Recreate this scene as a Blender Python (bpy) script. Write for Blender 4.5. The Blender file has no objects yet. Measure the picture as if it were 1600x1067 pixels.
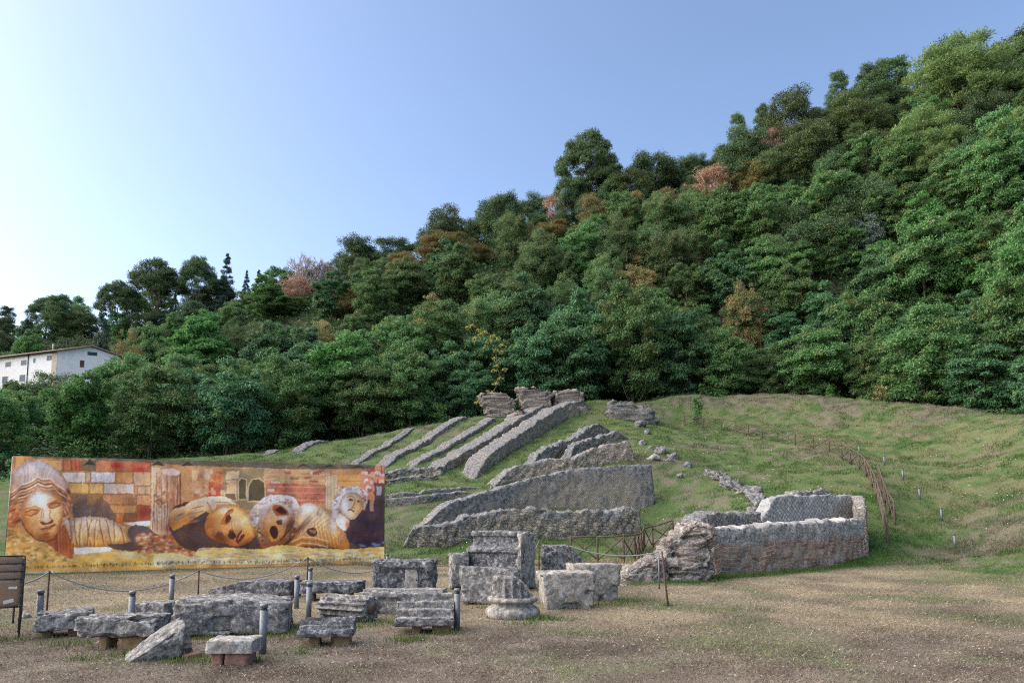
import bpy, bmesh, math, random
import numpy as np
from mathutils import Vector, Matrix
PI = math.pi
R = math.radians
scene = bpy.context.scene
COL = scene.collection
random.seed(7)
rng = np.random.default_rng(11)

# ------------------------------------------------------------ camera, sky, sun, exposure
CAM_Z, PITCH, FPX, PCX, PCY = 1.65, R(5.4), 1066.7, 800.0, 708.0
cam_d = bpy.data.cameras.new("camera")
cam_d.lens, cam_d.sensor_width = 24.0, 36.0
cam_d.shift_y = (PCY - 533.5) / 1600.0
cam_d.clip_end = 3000.0
cam = bpy.data.objects.new("camera", cam_d)
COL.objects.link(cam)
cam.location = (0, 0, CAM_Z)
cam.rotation_euler = (PI / 2 + PITCH, 0, 0)
scene.camera = cam

SUN_EL, SUN_AZ = R(36.0), R(-88.0)         # azimuth measured from +Y towards +X (negative = to the left)
world = bpy.data.worlds.new("World")
scene.world = world
world.use_nodes = True
wn = world.node_tree
bg = wn.nodes["Background"]
sky = wn.nodes.new("ShaderNodeTexSky")
sky.sky_type = 'NISHITA'
sky.sun_disc = False
sky.sun_elevation = SUN_EL
sky.sun_rotation = SUN_AZ
sky.air_density = 0.8
sky.dust_density = 1.8
sky.ozone_density = 1.1
sky.altitude = 0
wn.links.new(sky.outputs[0], bg.inputs[0])
bg.inputs[1].default_value = 0.065
sd = bpy.data.lights.new("sun", 'SUN')
sd.energy = 1.5
sd.angle = R(120)
sd.color = (1.0, 0.93, 0.84)
sun = bpy.data.objects.new("sun", sd)
COL.objects.link(sun)
SUN_UP = R(40)
sdir = Vector((math.sin(SUN_AZ) * math.cos(SUN_EL), math.cos(SUN_AZ) * math.cos(SUN_EL), math.sin(SUN_EL)))
sun.rotation_euler = sdir.to_track_quat('Z', 'Y').to_euler()
scene.view_settings.view_transform = 'Standard'
scene.view_settings.look = 'None'
scene.view_settings.gamma = 1.0
scene.view_settings.use_curve_mapping = False
scene.view_settings.exposure = 2.3
scene.cycles.max_bounces = 6
scene.cycles.diffuse_bounces = 3
scene.cycles.transmission_bounces = 3
scene.cycles.use_denoising = False
scene.cycles.filter_width = 1.15

# ------------------------------------------------------------ pixel helpers (photo pixels -> world)
cp_, sp_ = math.cos(PITCH), math.sin(PITCH)
def ray(px, py):
    dx, dy = (px - PCX) / FPX, (PCY - py) / FPX
    return dx, cp_ - dy * sp_, sp_ + dy * cp_
def P(px, py, Y):
    a, b, c = ray(px, py)
    t = Y / b
    return Vector((a * t, Y, CAM_Z + c * t))
def G(px, py, z=0.0):
    a, b, c = ray(px, py)
    t = (z - CAM_Z) / c
    return Vector((a * t, b * t, z))
def proj(V):
    x, y, z = V[..., 0], V[..., 1], V[..., 2] - CAM_Z
    f = y * cp_ + z * sp_
    u = -y * sp_ + z * cp_
    return PCX + FPX * x / f, PCY - FPX * u / f

# ------------------------------------------------------------ vectorised value noise
def _h(ix, iy, iz, s):
    n = (ix * 374761393 + iy * 668265263 + iz * 1440662683 + s * 982451653) & 0xffffffff
    n = ((n ^ (n >> 13)) * 1274126177) & 0xffffffff
    n = ((n ^ (n >> 15)) * 2246822519) & 0xffffffff
    return ((n ^ (n >> 16)) & 0xffff) / 65535.0
def vn1(p, s=0):
    i = np.floor(p).astype(np.int64)
    f = p - i
    f = f * f * (3 - 2 * f)
    r = 0
    for dx in (0, 1):
        wx = f[..., 0] if dx else 1 - f[..., 0]
        for dy in (0, 1):
            wy = f[..., 1] if dy else 1 - f[..., 1]
            for dz in (0, 1):
                wz = f[..., 2] if dz else 1 - f[..., 2]
                r = r + wx * wy * wz * _h(i[..., 0] + dx, i[..., 1] + dy, i[..., 2] + dz, s)
    return r * 2 - 1
def fbm(p, scale=1.0, octv=4, s=0, gain=0.5):
    p = np.asarray(p, float) * scale
    a, r = 1.0, 0
    for o in range(octv):
        r = r + a * vn1(p + 17.3 * o, s + o)
        p = p * 2.03
        a *= gain
    return r
def fbm2(x, y, scale=1.0, octv=4, s=0, gain=0.5):
    return fbm(np.stack([x, y, np.zeros_like(x)], -1), scale, octv, s, gain)
def sstep(a, b, x):
    t = np.clip((x - a) / (b - a), 0, 1)
    return t * t * (3 - 2 * t)

# ------------------------------------------------------------ object helpers
def tag(o, label=None, cat=None, group=None, kind=None):
    if label: o["label"] = label
    if cat: o["category"] = cat
    if group: o["group"] = group
    if kind: o["kind"] = kind
    return o
def empty(name, loc, rz=0.0):
    o = bpy.data.objects.new(name, None)
    COL.objects.link(o)
    o.location = loc
    o.rotation_euler = (0, 0, rz)
    o.empty_display_size = 0.2
    return o
def fastmesh(name, V, F, mat=None, parent=None, smooth=False, uv=None, col=None, loc=None, rz=None):
    V = np.asarray(V, np.float32)
    me = bpy.data.meshes.new(name)
    if isinstance(F, np.ndarray):
        k = F.shape[1]
        me.vertices.add(len(V))
        me.vertices.foreach_set("co", V.ravel())
        me.loops.add(F.size)
        me.loops.foreach_set("vertex_index", F.ravel().astype(np.int32))
        me.polygons.add(len(F))
        me.polygons.foreach_set("loop_start", np.arange(0, F.size, k, dtype=np.int32))
        me.polygons.foreach_set("loop_total", np.full(len(F), k, np.int32))
        me.update(calc_edges=True)
        me.validate()
    else:
        me.from_pydata([tuple(map(float, v)) for v in V], [], F)
        me.update()
    if smooth:
        me.polygons.foreach_set("use_smooth", np.ones(len(me.polygons), bool))
    if uv is not None:
        lay = me.uv_layers.new(name="UVMap")
        idx = np.empty(len(me.loops), np.int32)
        me.loops.foreach_get("vertex_index", idx)
        lay.data.foreach_set("uv", np.asarray(uv, np.float32)[idx].ravel())
    if col is not None:
        at = me.color_attributes.new("Col", 'FLOAT_COLOR', 'POINT')
        c = np.ones((len(V), 4), np.float32)
        c[:, :3] = col
        at.data.foreach_set("color", c.ravel())
    if mat: me.materials.append(mat)
    o = bpy.data.objects.new(name, me)
    COL.objects.link(o)
    if parent: o.parent = parent
    if loc is not None: o.location = loc
    if rz is not None: o.rotation_euler = (0, 0, rz)
    return o
class MB:
    def __init__(s): s.v, s.f = [], []
    def add(s, V, F):
        n = len(s.v)
        s.v += [tuple(v) for v in V]
        s.f += [tuple(i + n for i in f) for f in F]
    def box(s, c, d, rz=0.0, rot=None):
        M = rot or Matrix.Rotation(rz, 3, 'Z')
        V = [Vector(c) + M @ Vector((x * d[0] / 2, y * d[1] / 2, z * d[2] / 2)) for z in (-1, 1) for y in (-1, 1) for x in (-1, 1)]
        s.add(V, [(0, 2, 3, 1), (4, 5, 7, 6), (0, 1, 5, 4), (2, 6, 7, 3), (0, 4, 6, 2), (1, 3, 7, 5)])
    def tube(s, pts, r, n=8, cap=True):
        pts = [Vector(p) for p in pts]
        rr = r if isinstance(r, (list, tuple)) else [r] * len(pts)
        rings = []
        up0 = None
        for i, p in enumerate(pts):
            t = (pts[min(i + 1, len(pts) - 1)] - pts[max(i - 1, 0)]).normalized()
            if up0 is None:
                up0 = Vector((0, 0, 1)) if abs(t.z) < .9 else Vector((1, 0, 0))
            a = t.cross(up0).normalized()
            b = a.cross(t).normalized()
            up0 = b
            rings.append([p + (a * math.cos(2 * PI * k / n) + b * math.sin(2 * PI * k / n)) * rr[i] for k in range(n)])
        V = [v for rg in rings for v in rg]
        F = []
        for i in range(len(rings) - 1):
            for k in range(n):
                F.append((i * n + k, i * n + (k + 1) % n, (i + 1) * n + (k + 1) % n, (i + 1) * n + k))
        if cap:
            F.append(tuple(range(n - 1, -1, -1)))
            F.append(tuple((len(rings) - 1) * n + k for k in range(n)))
        s.add(V, F)
    def build(s, name, mat, parent=None, smooth=False, loc=None):
        o = fastmesh(name, s.v, s.f, mat, parent, smooth, loc=loc)
        return o
def copy_tree(o, parent=None):
    c = o.copy()
    COL.objects.link(c)
    c.parent = parent
    for ch in list(o.children):
        copy_tree(ch, c)
    return c

# ------------------------------------------------------------ materials
class NT:
    def __init__(s, name):
        s.m = bpy.data.materials.new(name)
        s.m.use_nodes = True
        s.t = s.m.node_tree
        s.b = s.t.nodes["Principled BSDF"]
        s.out = s.t.nodes["Material Output"]
    def n(s, typ, **kw):
        nd = s.t.nodes.new("ShaderNode" + typ)
        for k, v in kw.items():
            if k in nd.inputs: s.set(nd, k, v)
            else: setattr(nd, k, v)
        return nd
    def set(s, nd, k, v):
        if isinstance(v, bpy.types.NodeSocket): s.t.links.new(v, nd.inputs[k])
        else: nd.inputs[k].default_value = v
    def L(s, a, b): s.t.links.new(a, b)
    def noise(s, scale, detail=4, rough=.55, vec=None, dist=0.0, out=0):
        nd = s.n("TexNoise", Scale=scale, Detail=detail, Roughness=rough, Distortion=dist)
        s.L(vec if vec is not None else s.obj(), nd.inputs["Vector"])
        return nd.outputs[out]
    def obj(s):
        if not hasattr(s, "_tc"): s._tc = s.t.nodes.new("ShaderNodeTexCoord")
        return s._tc.outputs["Object"]
    def uv(s):
        s.obj()
        return s._tc.outputs["UV"]
    def ramp(s, fac, stops):
        nd = s.n("ValToRGB")
        s.L(fac, nd.inputs[0])
        el = nd.color_ramp.elements
        while len(el) < len(stops): el.new(0.5)
        for e, (p, c) in zip(el, stops):
            e.position = p
            e.color = (c, c, c, 1) if isinstance(c, (int, float)) else (*c, 1)
        return nd.outputs[0]
    def mix(s, fac, a, b, typ='MIX'):
        nd = s.t.nodes.new("ShaderNodeMix")
        nd.data_type = 'RGBA'
        nd.blend_type = typ
        for i, v in ((0, fac), (6, a), (7, b)):
            if isinstance(v, bpy.types.NodeSocket): s.L(v, nd.inputs[i])
            elif i == 0: nd.inputs[0].default_value = v
            else: nd.inputs[i].default_value = (*v, 1) if len(v) == 3 else v
        return nd.outputs[2]
    def math(s, op, a, b=0.0, c=0.0):
        nd = s.n("Math", operation=op)
        for i, v in enumerate((a, b, c)):
            if isinstance(v, bpy.types.NodeSocket): s.L(v, nd.inputs[i])
            else: nd.inputs[i].default_value = v
        return nd.outputs[0]
    def bump(s, h, strength=.5, dist=.02, prev=None):
        nd = s.n("Bump", Strength=strength, Distance=dist)
        s.L(h, nd.inputs["Height"])
        if prev is not None: s.L(prev, nd.inputs["Normal"])
        s.L(nd.outputs[0], s.b.inputs["Normal"])
        return nd.outputs[0]
    def base(s, c):
        if isinstance(c, bpy.types.NodeSocket): s.L(c, s.b.inputs["Base Color"])
        else: s.b.inputs["Base Color"].default_value = (*c, 1)
    def fin(s, rough=.9, spec=.2, metal=0.0):
        s.b.inputs["Roughness"].default_value = rough
        s.b.inputs["Specular IOR Level"].default_value = spec
        s.b.inputs["Metallic"].default_value = metal
        return s.m

def mat_stone(name, dark=(.055, .055, .062), mid=(.205, .193, .178), lite=(.48, .465, .44), cream=(.36, .30, .225), cream_amt=.5, dark_amt=.5):
    t = NT(name)
    oi = t.n("ObjectInfo")
    add = t.n("VectorMath", operation='ADD')
    sc = t.n("VectorMath", operation='SCALE', Scale=37.0)
    t.L(oi.outputs["Location"], sc.inputs[0])
    t.L(t.obj(), add.inputs[0]); t.L(sc.outputs[0], add.inputs[1])
    v = add.outputs[0]
    big = t.noise(2.2, 5, .6, v)
    patch = t.noise(5.0, 5, .65, v)
    fine = t.noise(15, 6, .72, v)
    spk = t.noise(38, 3, .65, v)
    c = t.mix(t.ramp(patch, [(.36, 0.0), (.66, 1.0)]), mid, cream)
    c = t.mix(t.ramp(big, [(.62 - .22 * cream_amt, 1.0), (.80 - .22 * cream_amt, 0.0)]), c, mid)
    c = t.mix(t.ramp(fine, [(.44 + .06 * (1 - dark_amt), 0.0), (.58 + .06 * (1 - dark_amt), .9)]), c, lite)
    c = t.mix(t.ramp(t.noise(9, 6, .75, v), [(.43, 1.0 * min(1, dark_amt + .3)), (.57, 0.0)]), c, dark)
    c = t.mix(t.ramp(spk, [(.60, 0.0), (.72, .7)]), c, lite)
    c = t.mix(t.ramp(spk, [(.28, .8), (.38, 0.0)]), c, (.05, .05, .055))
    t.base(c)
    n1 = t.bump(fine, .7, .03)
    t.bump(spk, .4, .012, n1)
    return t.fin(.95, .1)

def mat_rubble(name, cell=7.0, crust=1.0, cd=(.1, .6), fs=1.0, stone_a=(.30, .27, .22), stone_b=(.50, .44, .36), mort=(.20, .18, .155), dark=(.115, .113, .115), ret=False, warm=None, patch=.75):
    """masonry: uv = (metres along, metres below the top)"""
    t = NT(name)
    v = t.obj()
    if ret:
        mp = t.n("Mapping")
        mp.inputs["Rotation"].default_value = (0, 0, R(45))
        wob = t.n("VectorMath", operation='MULTIPLY_ADD')
        t.L(t.noise(3, 2, .5, t.uv(), out=1), wob.inputs[0])
        wob.inputs[1].default_value = (.03, .03, 0)
        t.L(t.uv(), wob.inputs[2])
        t.L(wob.outputs[0], mp.inputs[0])
        br = t.n("TexBrick", Scale=1.0)
        br.offset = 0.0
        br.inputs["Brick Width"].default_value = 1.0 / cell
        br.inputs["Row Height"].default_value = 1.0 / cell
        br.inputs["Mortar Size"].default_value = .13 / cell
        br.inputs["Mortar Smooth"].default_value = .5
        br.inputs["Color1"].default_value = (*stone_a, 1)
        br.inputs["Color2"].default_value = (*stone_b, 1)
        br.inputs["Mortar"].default_value = (*mort, 1)
        t.L(mp.outputs[0], br.inputs["Vector"])
        c = br.outputs[0]
        sv = t.n("SeparateXYZ"); t.L(t.uv(), sv.inputs[0])
        tm = t.ramp(sv.outputs[1], [(.03, 1.0), (.06, 0.0)])
        c = t.mix(tm, c, tuple((p_ + q_) * .5 for p_, q_ in zip(stone_a, stone_b)))
        c = t.mix(t.ramp(t.noise(1.1, 5, .7, t.uv()), [(.50, 0.0), (.60, patch)]), c, tuple((p_ + q_) * .46 for p_, q_ in zip(stone_a, stone_b)))
        h = t.math('SUBTRACT', 1.0, br.outputs[1])
    else:
        mp = t.n("Mapping")
        mp.inputs["Scale"].default_value = (1, 1, 1.7)
        wob = t.n("VectorMath", operation='MULTIPLY_ADD')
        t.L(t.noise(4, 3, .6, out=1), wob.inputs[0])
        wob.inputs[1].default_value = (.15, .15, .15)
        t.L(v, wob.inputs[2])
        t.L(wob.outputs[0], mp.inputs[0])
        vo = t.n("TexVoronoi", Scale=cell)
        t.L(mp.outputs[0], vo.inputs["Vector"])
        ve = t.n("TexVoronoi", Scale=cell, feature='DISTANCE_TO_EDGE')
        t.L(mp.outputs[0], ve.inputs["Vector"])
        sepc = t.n("SeparateColor")
        t.L(vo.outputs["Color"], sepc.inputs[0])
        c = t.mix(sepc.outputs[0], stone_a, stone_b)
        if warm is not None:
            c = t.mix(t.ramp(sepc.outputs[1], [(.62, 0.0), (.68, 1.0)]), c, warm)
        h = t.ramp(ve.outputs["Distance"], [(0.0, 0.0), (.14, 1.0)])
        c = t.mix(h, mort, c)
    big = t.noise(.55, 5, .6)
    fine = t.noise(5.5 * fs, 6, .7)
    spk = t.noise(16 * fs, 4, .7)
    sepv = t.n("SeparateXYZ")
    t.L(t.uv(), sepv.inputs[0])
    # lichen crust: a real black-grey growth, thick on the exposed tops, ragged lower limit
    lim = t.math('ADD', sepv.outputs[1], t.math('MULTIPLY', t.math('SUBTRACT', big, .5), -5.0 * (cd[1] - cd[0])))
    cr = t.ramp(lim, [(.0, crust), (.9, crust * .85), (1.0, 0.0)])
    nd = t.n("MapRange")
    t.L(lim, nd.inputs[0])
    nd.inputs[1].default_value = cd[0]; nd.inputs[2].default_value = cd[1]
    nd.inputs[3].default_value = crust; nd.inputs[4].default_value = 0.06
    c = t.mix(nd.outputs[0], c, t.mix(t.ramp(fine, [(.38, 0.0), (.62, 1.0)]), dark, (.25, .25, .255)))
    c = t.mix(t.ramp(fine, [(.34, .75), (.46, 0.0)]), c, (.09, .087, .08))
    c = t.mix(t.ramp(spk, [(.57, 0.0), (.68, .7)]), c, (.48, .465, .43))
    c = t.mix(t.ramp(spk, [(.32, .8), (.42, 0.0)]), c, (.05, .05, .05))
    t.base(c)
    b1 = t.bump(h, .6, .03)
    t.bump(fine, .8, .06, b1)
    return t.fin(.95, .08)

def mat_brick(name):
    t = NT(name)
    wob = t.n("VectorMath", operation='MULTIPLY_ADD')
    t.L(t.noise(2.5, 3, .6, t.uv(), out=1), wob.inputs[0])
    wob.inputs[1].default_value = (.06, .035, 0)
    t.L(t.uv(), wob.inputs[2])
    def brick(bw, rh, c1, c2, m, off=.5):
        br = t.n("TexBrick", Scale=1.0)
        br.offset = off
        br.inputs["Brick Width"].default_value = bw
        br.inputs["Row Height"].default_value = rh
        br.inputs["Mortar Size"].default_value = .02
        br.inputs["Mortar Smooth"].default_value = .4
        br.inputs["Bias"].default_value = 0.0
        br.inputs["Color1"].default_value = (*c1, 1)
        br.inputs["Color2"].default_value = (*c2, 1)
        br.inputs["Mortar"].default_value = (*m, 1)
        t.L(wob.outputs[0], br.inputs["Vector"])
        return br
    a = brick(.46, .115, (.21, .10, .07), (.36, .25, .185), (.35, .31, .265))
    b = brick(.34, .085, (.0, .0, .0), (1.0, 1.0, 1.0), (.5, .5, .5), .5)
    big = t.noise(1.1, 4, .6, t.uv())
    pat = t.noise(5, 5, .7, t.uv())
    c = t.mix(t.ramp(pat, [(.56, 0.0), (.64, .7)]), a.outputs[0], (.38, .33, .275))
    c = t.mix(t.ramp(big, [(.34, .8), (.46, 0.0)]), c, (.36, .33, .285))
    fine = t.noise(9, 6, .75, t.uv())
    c = t.mix(t.ramp(fine, [(.34, .8), (.42, 0.0)]), c, (.14, .10, .08))
    c = t.mix(t.ramp(t.noise(38, 4, .7, t.uv()), [(.58, 0.0), (.68, .5)]), c, (.48, .45, .41))
    sv = t.n("SeparateXYZ"); t.L(t.uv(), sv.inputs[0])
    lim = t.math('ADD', sv.outputs[1], t.math('MULTIPLY', t.math('SUBTRACT', t.noise(.9, 5, .65, t.uv()), .5), -1.3))
    cap = t.ramp(lim, [(.50, 1.0), (.56, 0.0)])
    vo = t.n("TexVoronoi", Scale=6.0); t.L(t.uv(), vo.inputs["Vector"])
    ve = t.n("TexVoronoi", Scale=6.0, feature='DISTANCE_TO_EDGE'); t.L(t.uv(), ve.inputs["Vector"])
    sc_ = t.n("SeparateColor"); t.L(vo.outputs["Color"], sc_.inputs[0])
    cc = t.mix(sc_.outputs[0], (.28, .265, .245), (.46, .44, .415))
    cc = t.mix(t.ramp(ve.outputs["Distance"], [(0.0, .8), (.10, 0.0)]), cc, (.16, .15, .135))
    cc = t.mix(t.ramp(fine, [(.36, .85), (.46, 0.0)]), cc, (.08, .078, .075))
    c = t.mix(cap, c, cc)
    t.base(c)
    h = t.math('SUBTRACT', 1.0, a.outputs[1])
    b1 = t.bump(h, .9, .03)
    t.bump(fine, 1.0, .05, b1)
    return t.fin(.95, .08)

def mat_leaf(name, a, b, c3=None, trans=.25, hue=.02, c3amt=.3):
    t = NT(name)
    ge = t.n("NewGeometry")
    oi = t.n("ObjectInfo")
    c = t.mix(ge.outputs["Random Per Island"], a, b)
    nz = t.noise(.8, 3, .6)
    c = t.mix(t.ramp(nz, [(.36, 0.0), (.64, 1.0)]), t.mix(.6, c, tuple(q * .72 for q in a)), c)
    c = t.mix(t.ramp(t.noise(1.9, 2, .5), [(.52, 0.0), (.70, .7)]), c, tuple(min(1, q * 1.45) for q in b))
    if c3 is not None:
        c = t.mix(t.ramp(t.noise(.55, 3, .6), [(.60 - c3amt * .3, 0.0), (.70 - c3amt * .3, .85)]), c, c3)
    hs = t.n("HueSaturation", Saturation=.86)
    t.L(c, hs.inputs["Color"])
    t.L(t.math('MULTIPLY_ADD', oi.outputs["Random"], hue * 2, .5 - hue), hs.inputs["Hue"])
    t.L(t.math('MULTIPLY_ADD', oi.outputs["Random"], .5, .75), hs.inputs["Value"])
    t.base(hs.outputs[0])
    t.fin(.6, .25)
    if trans > 0:
        tr = t.n("BsdfTranslucent")
        t.L(hs.outputs[0], tr.inputs[0])
        mx = t.n("MixShader")
        mx.inputs[0].default_value = trans
        t.L(t.b.outputs[0], mx.inputs[1])
        t.L(tr.outputs[0], mx.inputs[2])
        t.L(mx.outputs[0], t.out.inputs[0])
    return t.m
def mat_simple(name, c, c2=None, scale=8, rough=.7, spec=.3, metal=0.0, bump=0.0):
    t = NT(name)
    if c2 is None: t.base(c)
    else:
        n = t.noise(scale, 5, .65)
        t.base(t.mix(t.ramp(n, [(.35, 0.0), (.65, 1.0)]), c, c2))
        if bump: t.bump(n, bump, .02)
    return t.fin(rough, spec, metal)
def mat_attr(name, rough=.95, spec=.1, fine=0.0, bump=False, trans=0.0, isl=False):
    t = NT(name)
    at = t.n("VertexColor", layer_name="Col")
    c = at.outputs[0]
    if fine:
        n1 = t.noise(60, 4, .75)
        n2 = t.noise(9, 5, .7)
        c = t.mix(t.ramp(n1, [(.30, .75), (.50, 0.0)]), c, (.045, .037, .028))
        c = t.mix(t.ramp(n1, [(.52, 0.0), (.68, fine)]), c, (.42, .36, .26))
        c = t.mix(t.ramp(n2, [(.34, .6), (.5, 0.0)]), c, (.07, .056, .043))
        if bump: t.bump(n1, .8, .02, t.bump(n2, .8, .05))
    if isl:
        ge = t.n("NewGeometry")
        hs = t.n("HueSaturation")
        t.L(c, hs.inputs["Color"])
        t.L(t.math('MULTIPLY_ADD', ge.outputs["Random Per Island"], 1.1, .45), hs.inputs["Value"])
        c = hs.outputs[0]
    t.base(c)
    t.fin(rough, spec)
    if trans:
        tr = t.n("BsdfTranslucent"); t.L(c, tr.inputs[0])
        mx = t.n("MixShader"); mx.inputs[0].default_value = trans
        t.L(t.b.outputs[0], mx.inputs[1]); t.L(tr.outputs[0], mx.inputs[2])
        t.L(mx.outputs[0], t.out.inputs[0])
    return t.m

M = {}
M['stone'] = mat_stone("weathered_limestone")
M['stone_dark'] = mat_stone("dark_weathered_limestone", mid=(.12, .12, .124), lite=(.36, .36, .36), cream_amt=.25, dark_amt=.85)
M['stone_light'] = mat_stone("pale_limestone", mid=(.30, .285, .265), lite=(.55, .53, .51), cream_amt=.9, dark_amt=.2)
M['stone_cream'] = mat_stone("cream_limestone", mid=(.27, .255, .23), cream=(.43, .365, .275), cream_amt=1.3, dark_amt=.3)
M['tuft'] = mat_simple("yellow_tuff", (.27, .19, .10), (.17, .115, .07), 14, .95, .1, 0, .6)
M['redbrick'] = mat_simple("red_brick", (.27, .145, .11), (.17, .105, .085), 16, .95, .1, 0, .6)
M['rubble'] = mat_rubble("rubble_masonry", 5.0, .85, (.04, .35), 1.3, (.25, .21, .165), (.42, .355, .28), (.12, .10, .075), dark=(.075, .074, .078))
M['rubble_grey'] = mat_rubble("grey_rubble_masonry", 5.0, .9, (.08, .45), 1.3, (.205, .18, .145), (.39, .34, .275), (.085, .075, .06), dark=(.065, .065, .069))
M['retic'] = mat_rubble("reticulated_masonry", 11.0, .97, (.35, 1.5), 1.2, (.225, .195, .155), (.36, .31, .245), (.14, .122, .095), dark=(.055, .054, .058), ret=True, patch=.8)
M['retic_big'] = mat_rubble("pale_reticulated_masonry", 7.0, .45, (.1, .6), 1.5, (.28, .278, .268), (.48, .475, .46), (.165, .163, .158), dark=(.12, .12, .12), ret=True, patch=.5)
M['pinkrubble'] = mat_rubble("pale_mortar_rubble", 5.0, .35, (.1, .6), 1.4, (.30, .26, .225), (.45, .40, .355), (.20, .17, .145), dark=(.14, .13, .125), warm=(.29, .215, .175))
M['pillar'] = mat_rubble("warm_rubble_masonry", 5.0, .35, (.1, .6), 1.3, (.24, .195, .155), (.41, .345, .28), (.12, .095, .075), dark=(.09, .085, .08))
M['brick'] = mat_brick("old_roman_brick")
M['wood'] = mat_simple("weathered_wood", (.065, .048, .036), (.12, .095, .07), 12, .9, .15, 0, .4)
M['bark'] = mat_simple("tree_bark", (.09, .07, .055), (.20, .16, .125), 6, .95, .1, 0, .5)
M['barkgrey'] = mat_simple("grey_twigs", (.34, .29, .29), (.46, .40, .40), 5, .9, .1)
M['steel'] = mat_simple("brushed_steel", (.12, .13, .145), (.18, .19, .205), 30, .5, .4, .35)
M['steeldark'] = mat_simple("dark_steel", (.03, .03, .032), None, 1, .4, .5)
M['rust'] = mat_simple("rusted_iron", (.075, .042, .032), (.12, .07, .05), 20, .85, .2)
M['rope'] = mat_simple("grey_rope", (.16, .16, .155), (.28, .28, .27), 60, .9, .1)
M['plastic'] = mat_simple("brown_plastic", (.30, .185, .115), (.33, .21, .135), 4, .5, .35)
M['blackmetal'] = mat_simple("black_metal", (.02, .02, .023), None, 1, .45, .4)
M['paper'] = mat_simple("white_sticker", (.75, .73, .70), (.6, .58, .56), 60, .7, .2)
M['plaster'] = mat_simple("white_plaster", (.70, .70, .70), (.62, .61, .60), 1.5, .9, .1)
M['quoin'] = mat_simple("stone_facing", (.34, .29, .24), (.46, .41, .35), 4, .9, .1, 0, .4)
M['glass'] = mat_simple("window_glass", (.035, .05, .07), (.06, .08, .11), .8, .4, .15)
M['whiteframe'] = mat_simple("white_window_frame", (.6, .6, .6), None, 1, .6, .3)
t = NT("clay_roof_tiles")
wv = t.n("TexWave", Scale=4.2, bands_direction='X')
t.L(t.obj(), wv.inputs["Vector"])
t.base(t.mix(t.ramp(t.noise(3, 5, .7), [(.35, 0.0), (.65, 1.0)]), (.30, .215, .165), (.44, .37, .31)))
t.bump(wv.outputs[1], 1.0, .08)
M['tiles'] = t.fin(.9, .1)

# ------------------------------------------------------------ terrain
ctrl = []
def c(px, py, Y): v = P(px, py, Y); ctrl.append((v.x, v.y, v.z))
def w(x, y, z): ctrl.append((x, y, z))
for yy in (-6, 0, 6, 12, 18, 23):
    for xx in (-60, -40, -25, -12, 0, 8):
        if not (xx == 8 and yy > 19): w(xx, yy, 0)
for xx in (-16, -10, -5, 1): w(xx, 28, 0.0)
w(-24, 28, 0.0); w(-24, 36, .4); w(-14, 36, .5); w(-32, 34, .8); w(-45, 36, 1.5); w(-42, 48, 3.2); w(-60, 40, 2.5); w(-60, 60, 6)
w(14, 6, .1); w(22, 6, .4); w(12.4, 16.5, .12); w(22, 16, 1.2); w(32, 12, 2.2); w(30, 24, 5.0); w(42, 30, 10); w(45, 15, 6); w(60, 10, 10); w(60, 30, 15); w(60, -6, 6); w(30, -6, .8)
w(11, 20, .0); w(6.5, 21, .05)
# crest of the mound, left to right
CREST = [(250, 716, 48), (330, 712, 50), (500, 690, 56), (640, 667, 58), (740, 650, 60), (850, 634, 62), (930, 623, 64), (1060, 614, 66), (1200, 613, 66), (1300, 619, 63), (1400, 627, 59), (1500, 634, 53), (1600, 641, 47), (1700, 650, 40)]
for a in CREST: c(*a)
# cavea
for a in [(560, 717, 48), (650, 692, 53), (700, 702, 50), (850, 690, 51), (790, 670, 56), (920, 657, 58), (1000, 665, 55), (950, 692, 49), (1000, 716, 43),
          (620, 742, 44), (740, 742, 44), (850, 735, 43.5), (640, 757, 41.5), (640, 782, 37.5), (640, 816, 34), (560, 800, 36), (560, 770, 40), (690, 825, 33.5), (870, 815, 34.5),
          (640, 864, 30.5), (740, 868, 29.5), (880, 862, 30), (1000, 858, 30), (1030, 806, 36.5), (1060, 818, 34), (1045, 858, 30),
          (1100, 782, 36.5), (1060, 740, 41), (1100, 702, 48), (1200, 722, 45), (1280, 760, 36), (1180, 795, 32.5), (1230, 800, 30), (1120, 830, 29), (1320, 800, 30),
          (1075, 670, 60), (1130, 673, 57), (1200, 686, 51), (1290, 702, 45), (1340, 728, 40), (1370, 770, 34), (1380, 810, 30), (1387, 841, 27),
          (1493, 865, 27), (1472, 822, 30.5), (1437, 778, 33.5), (1411, 750, 36.5), (1382, 726, 41), (1343, 712, 44),
          (1500, 790, 33), (1500, 720, 42), (1500, 665, 49), (1420, 690, 48), (1300, 660, 56), (1200, 645, 60), (1100, 640, 62), (1600, 862, 23.5), (1600, 800, 28), (1600, 720, 36), (1355, 872, 25.5), (1420, 868, 25.5), (1530, 880, 23)]:
    c(*a)
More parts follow.
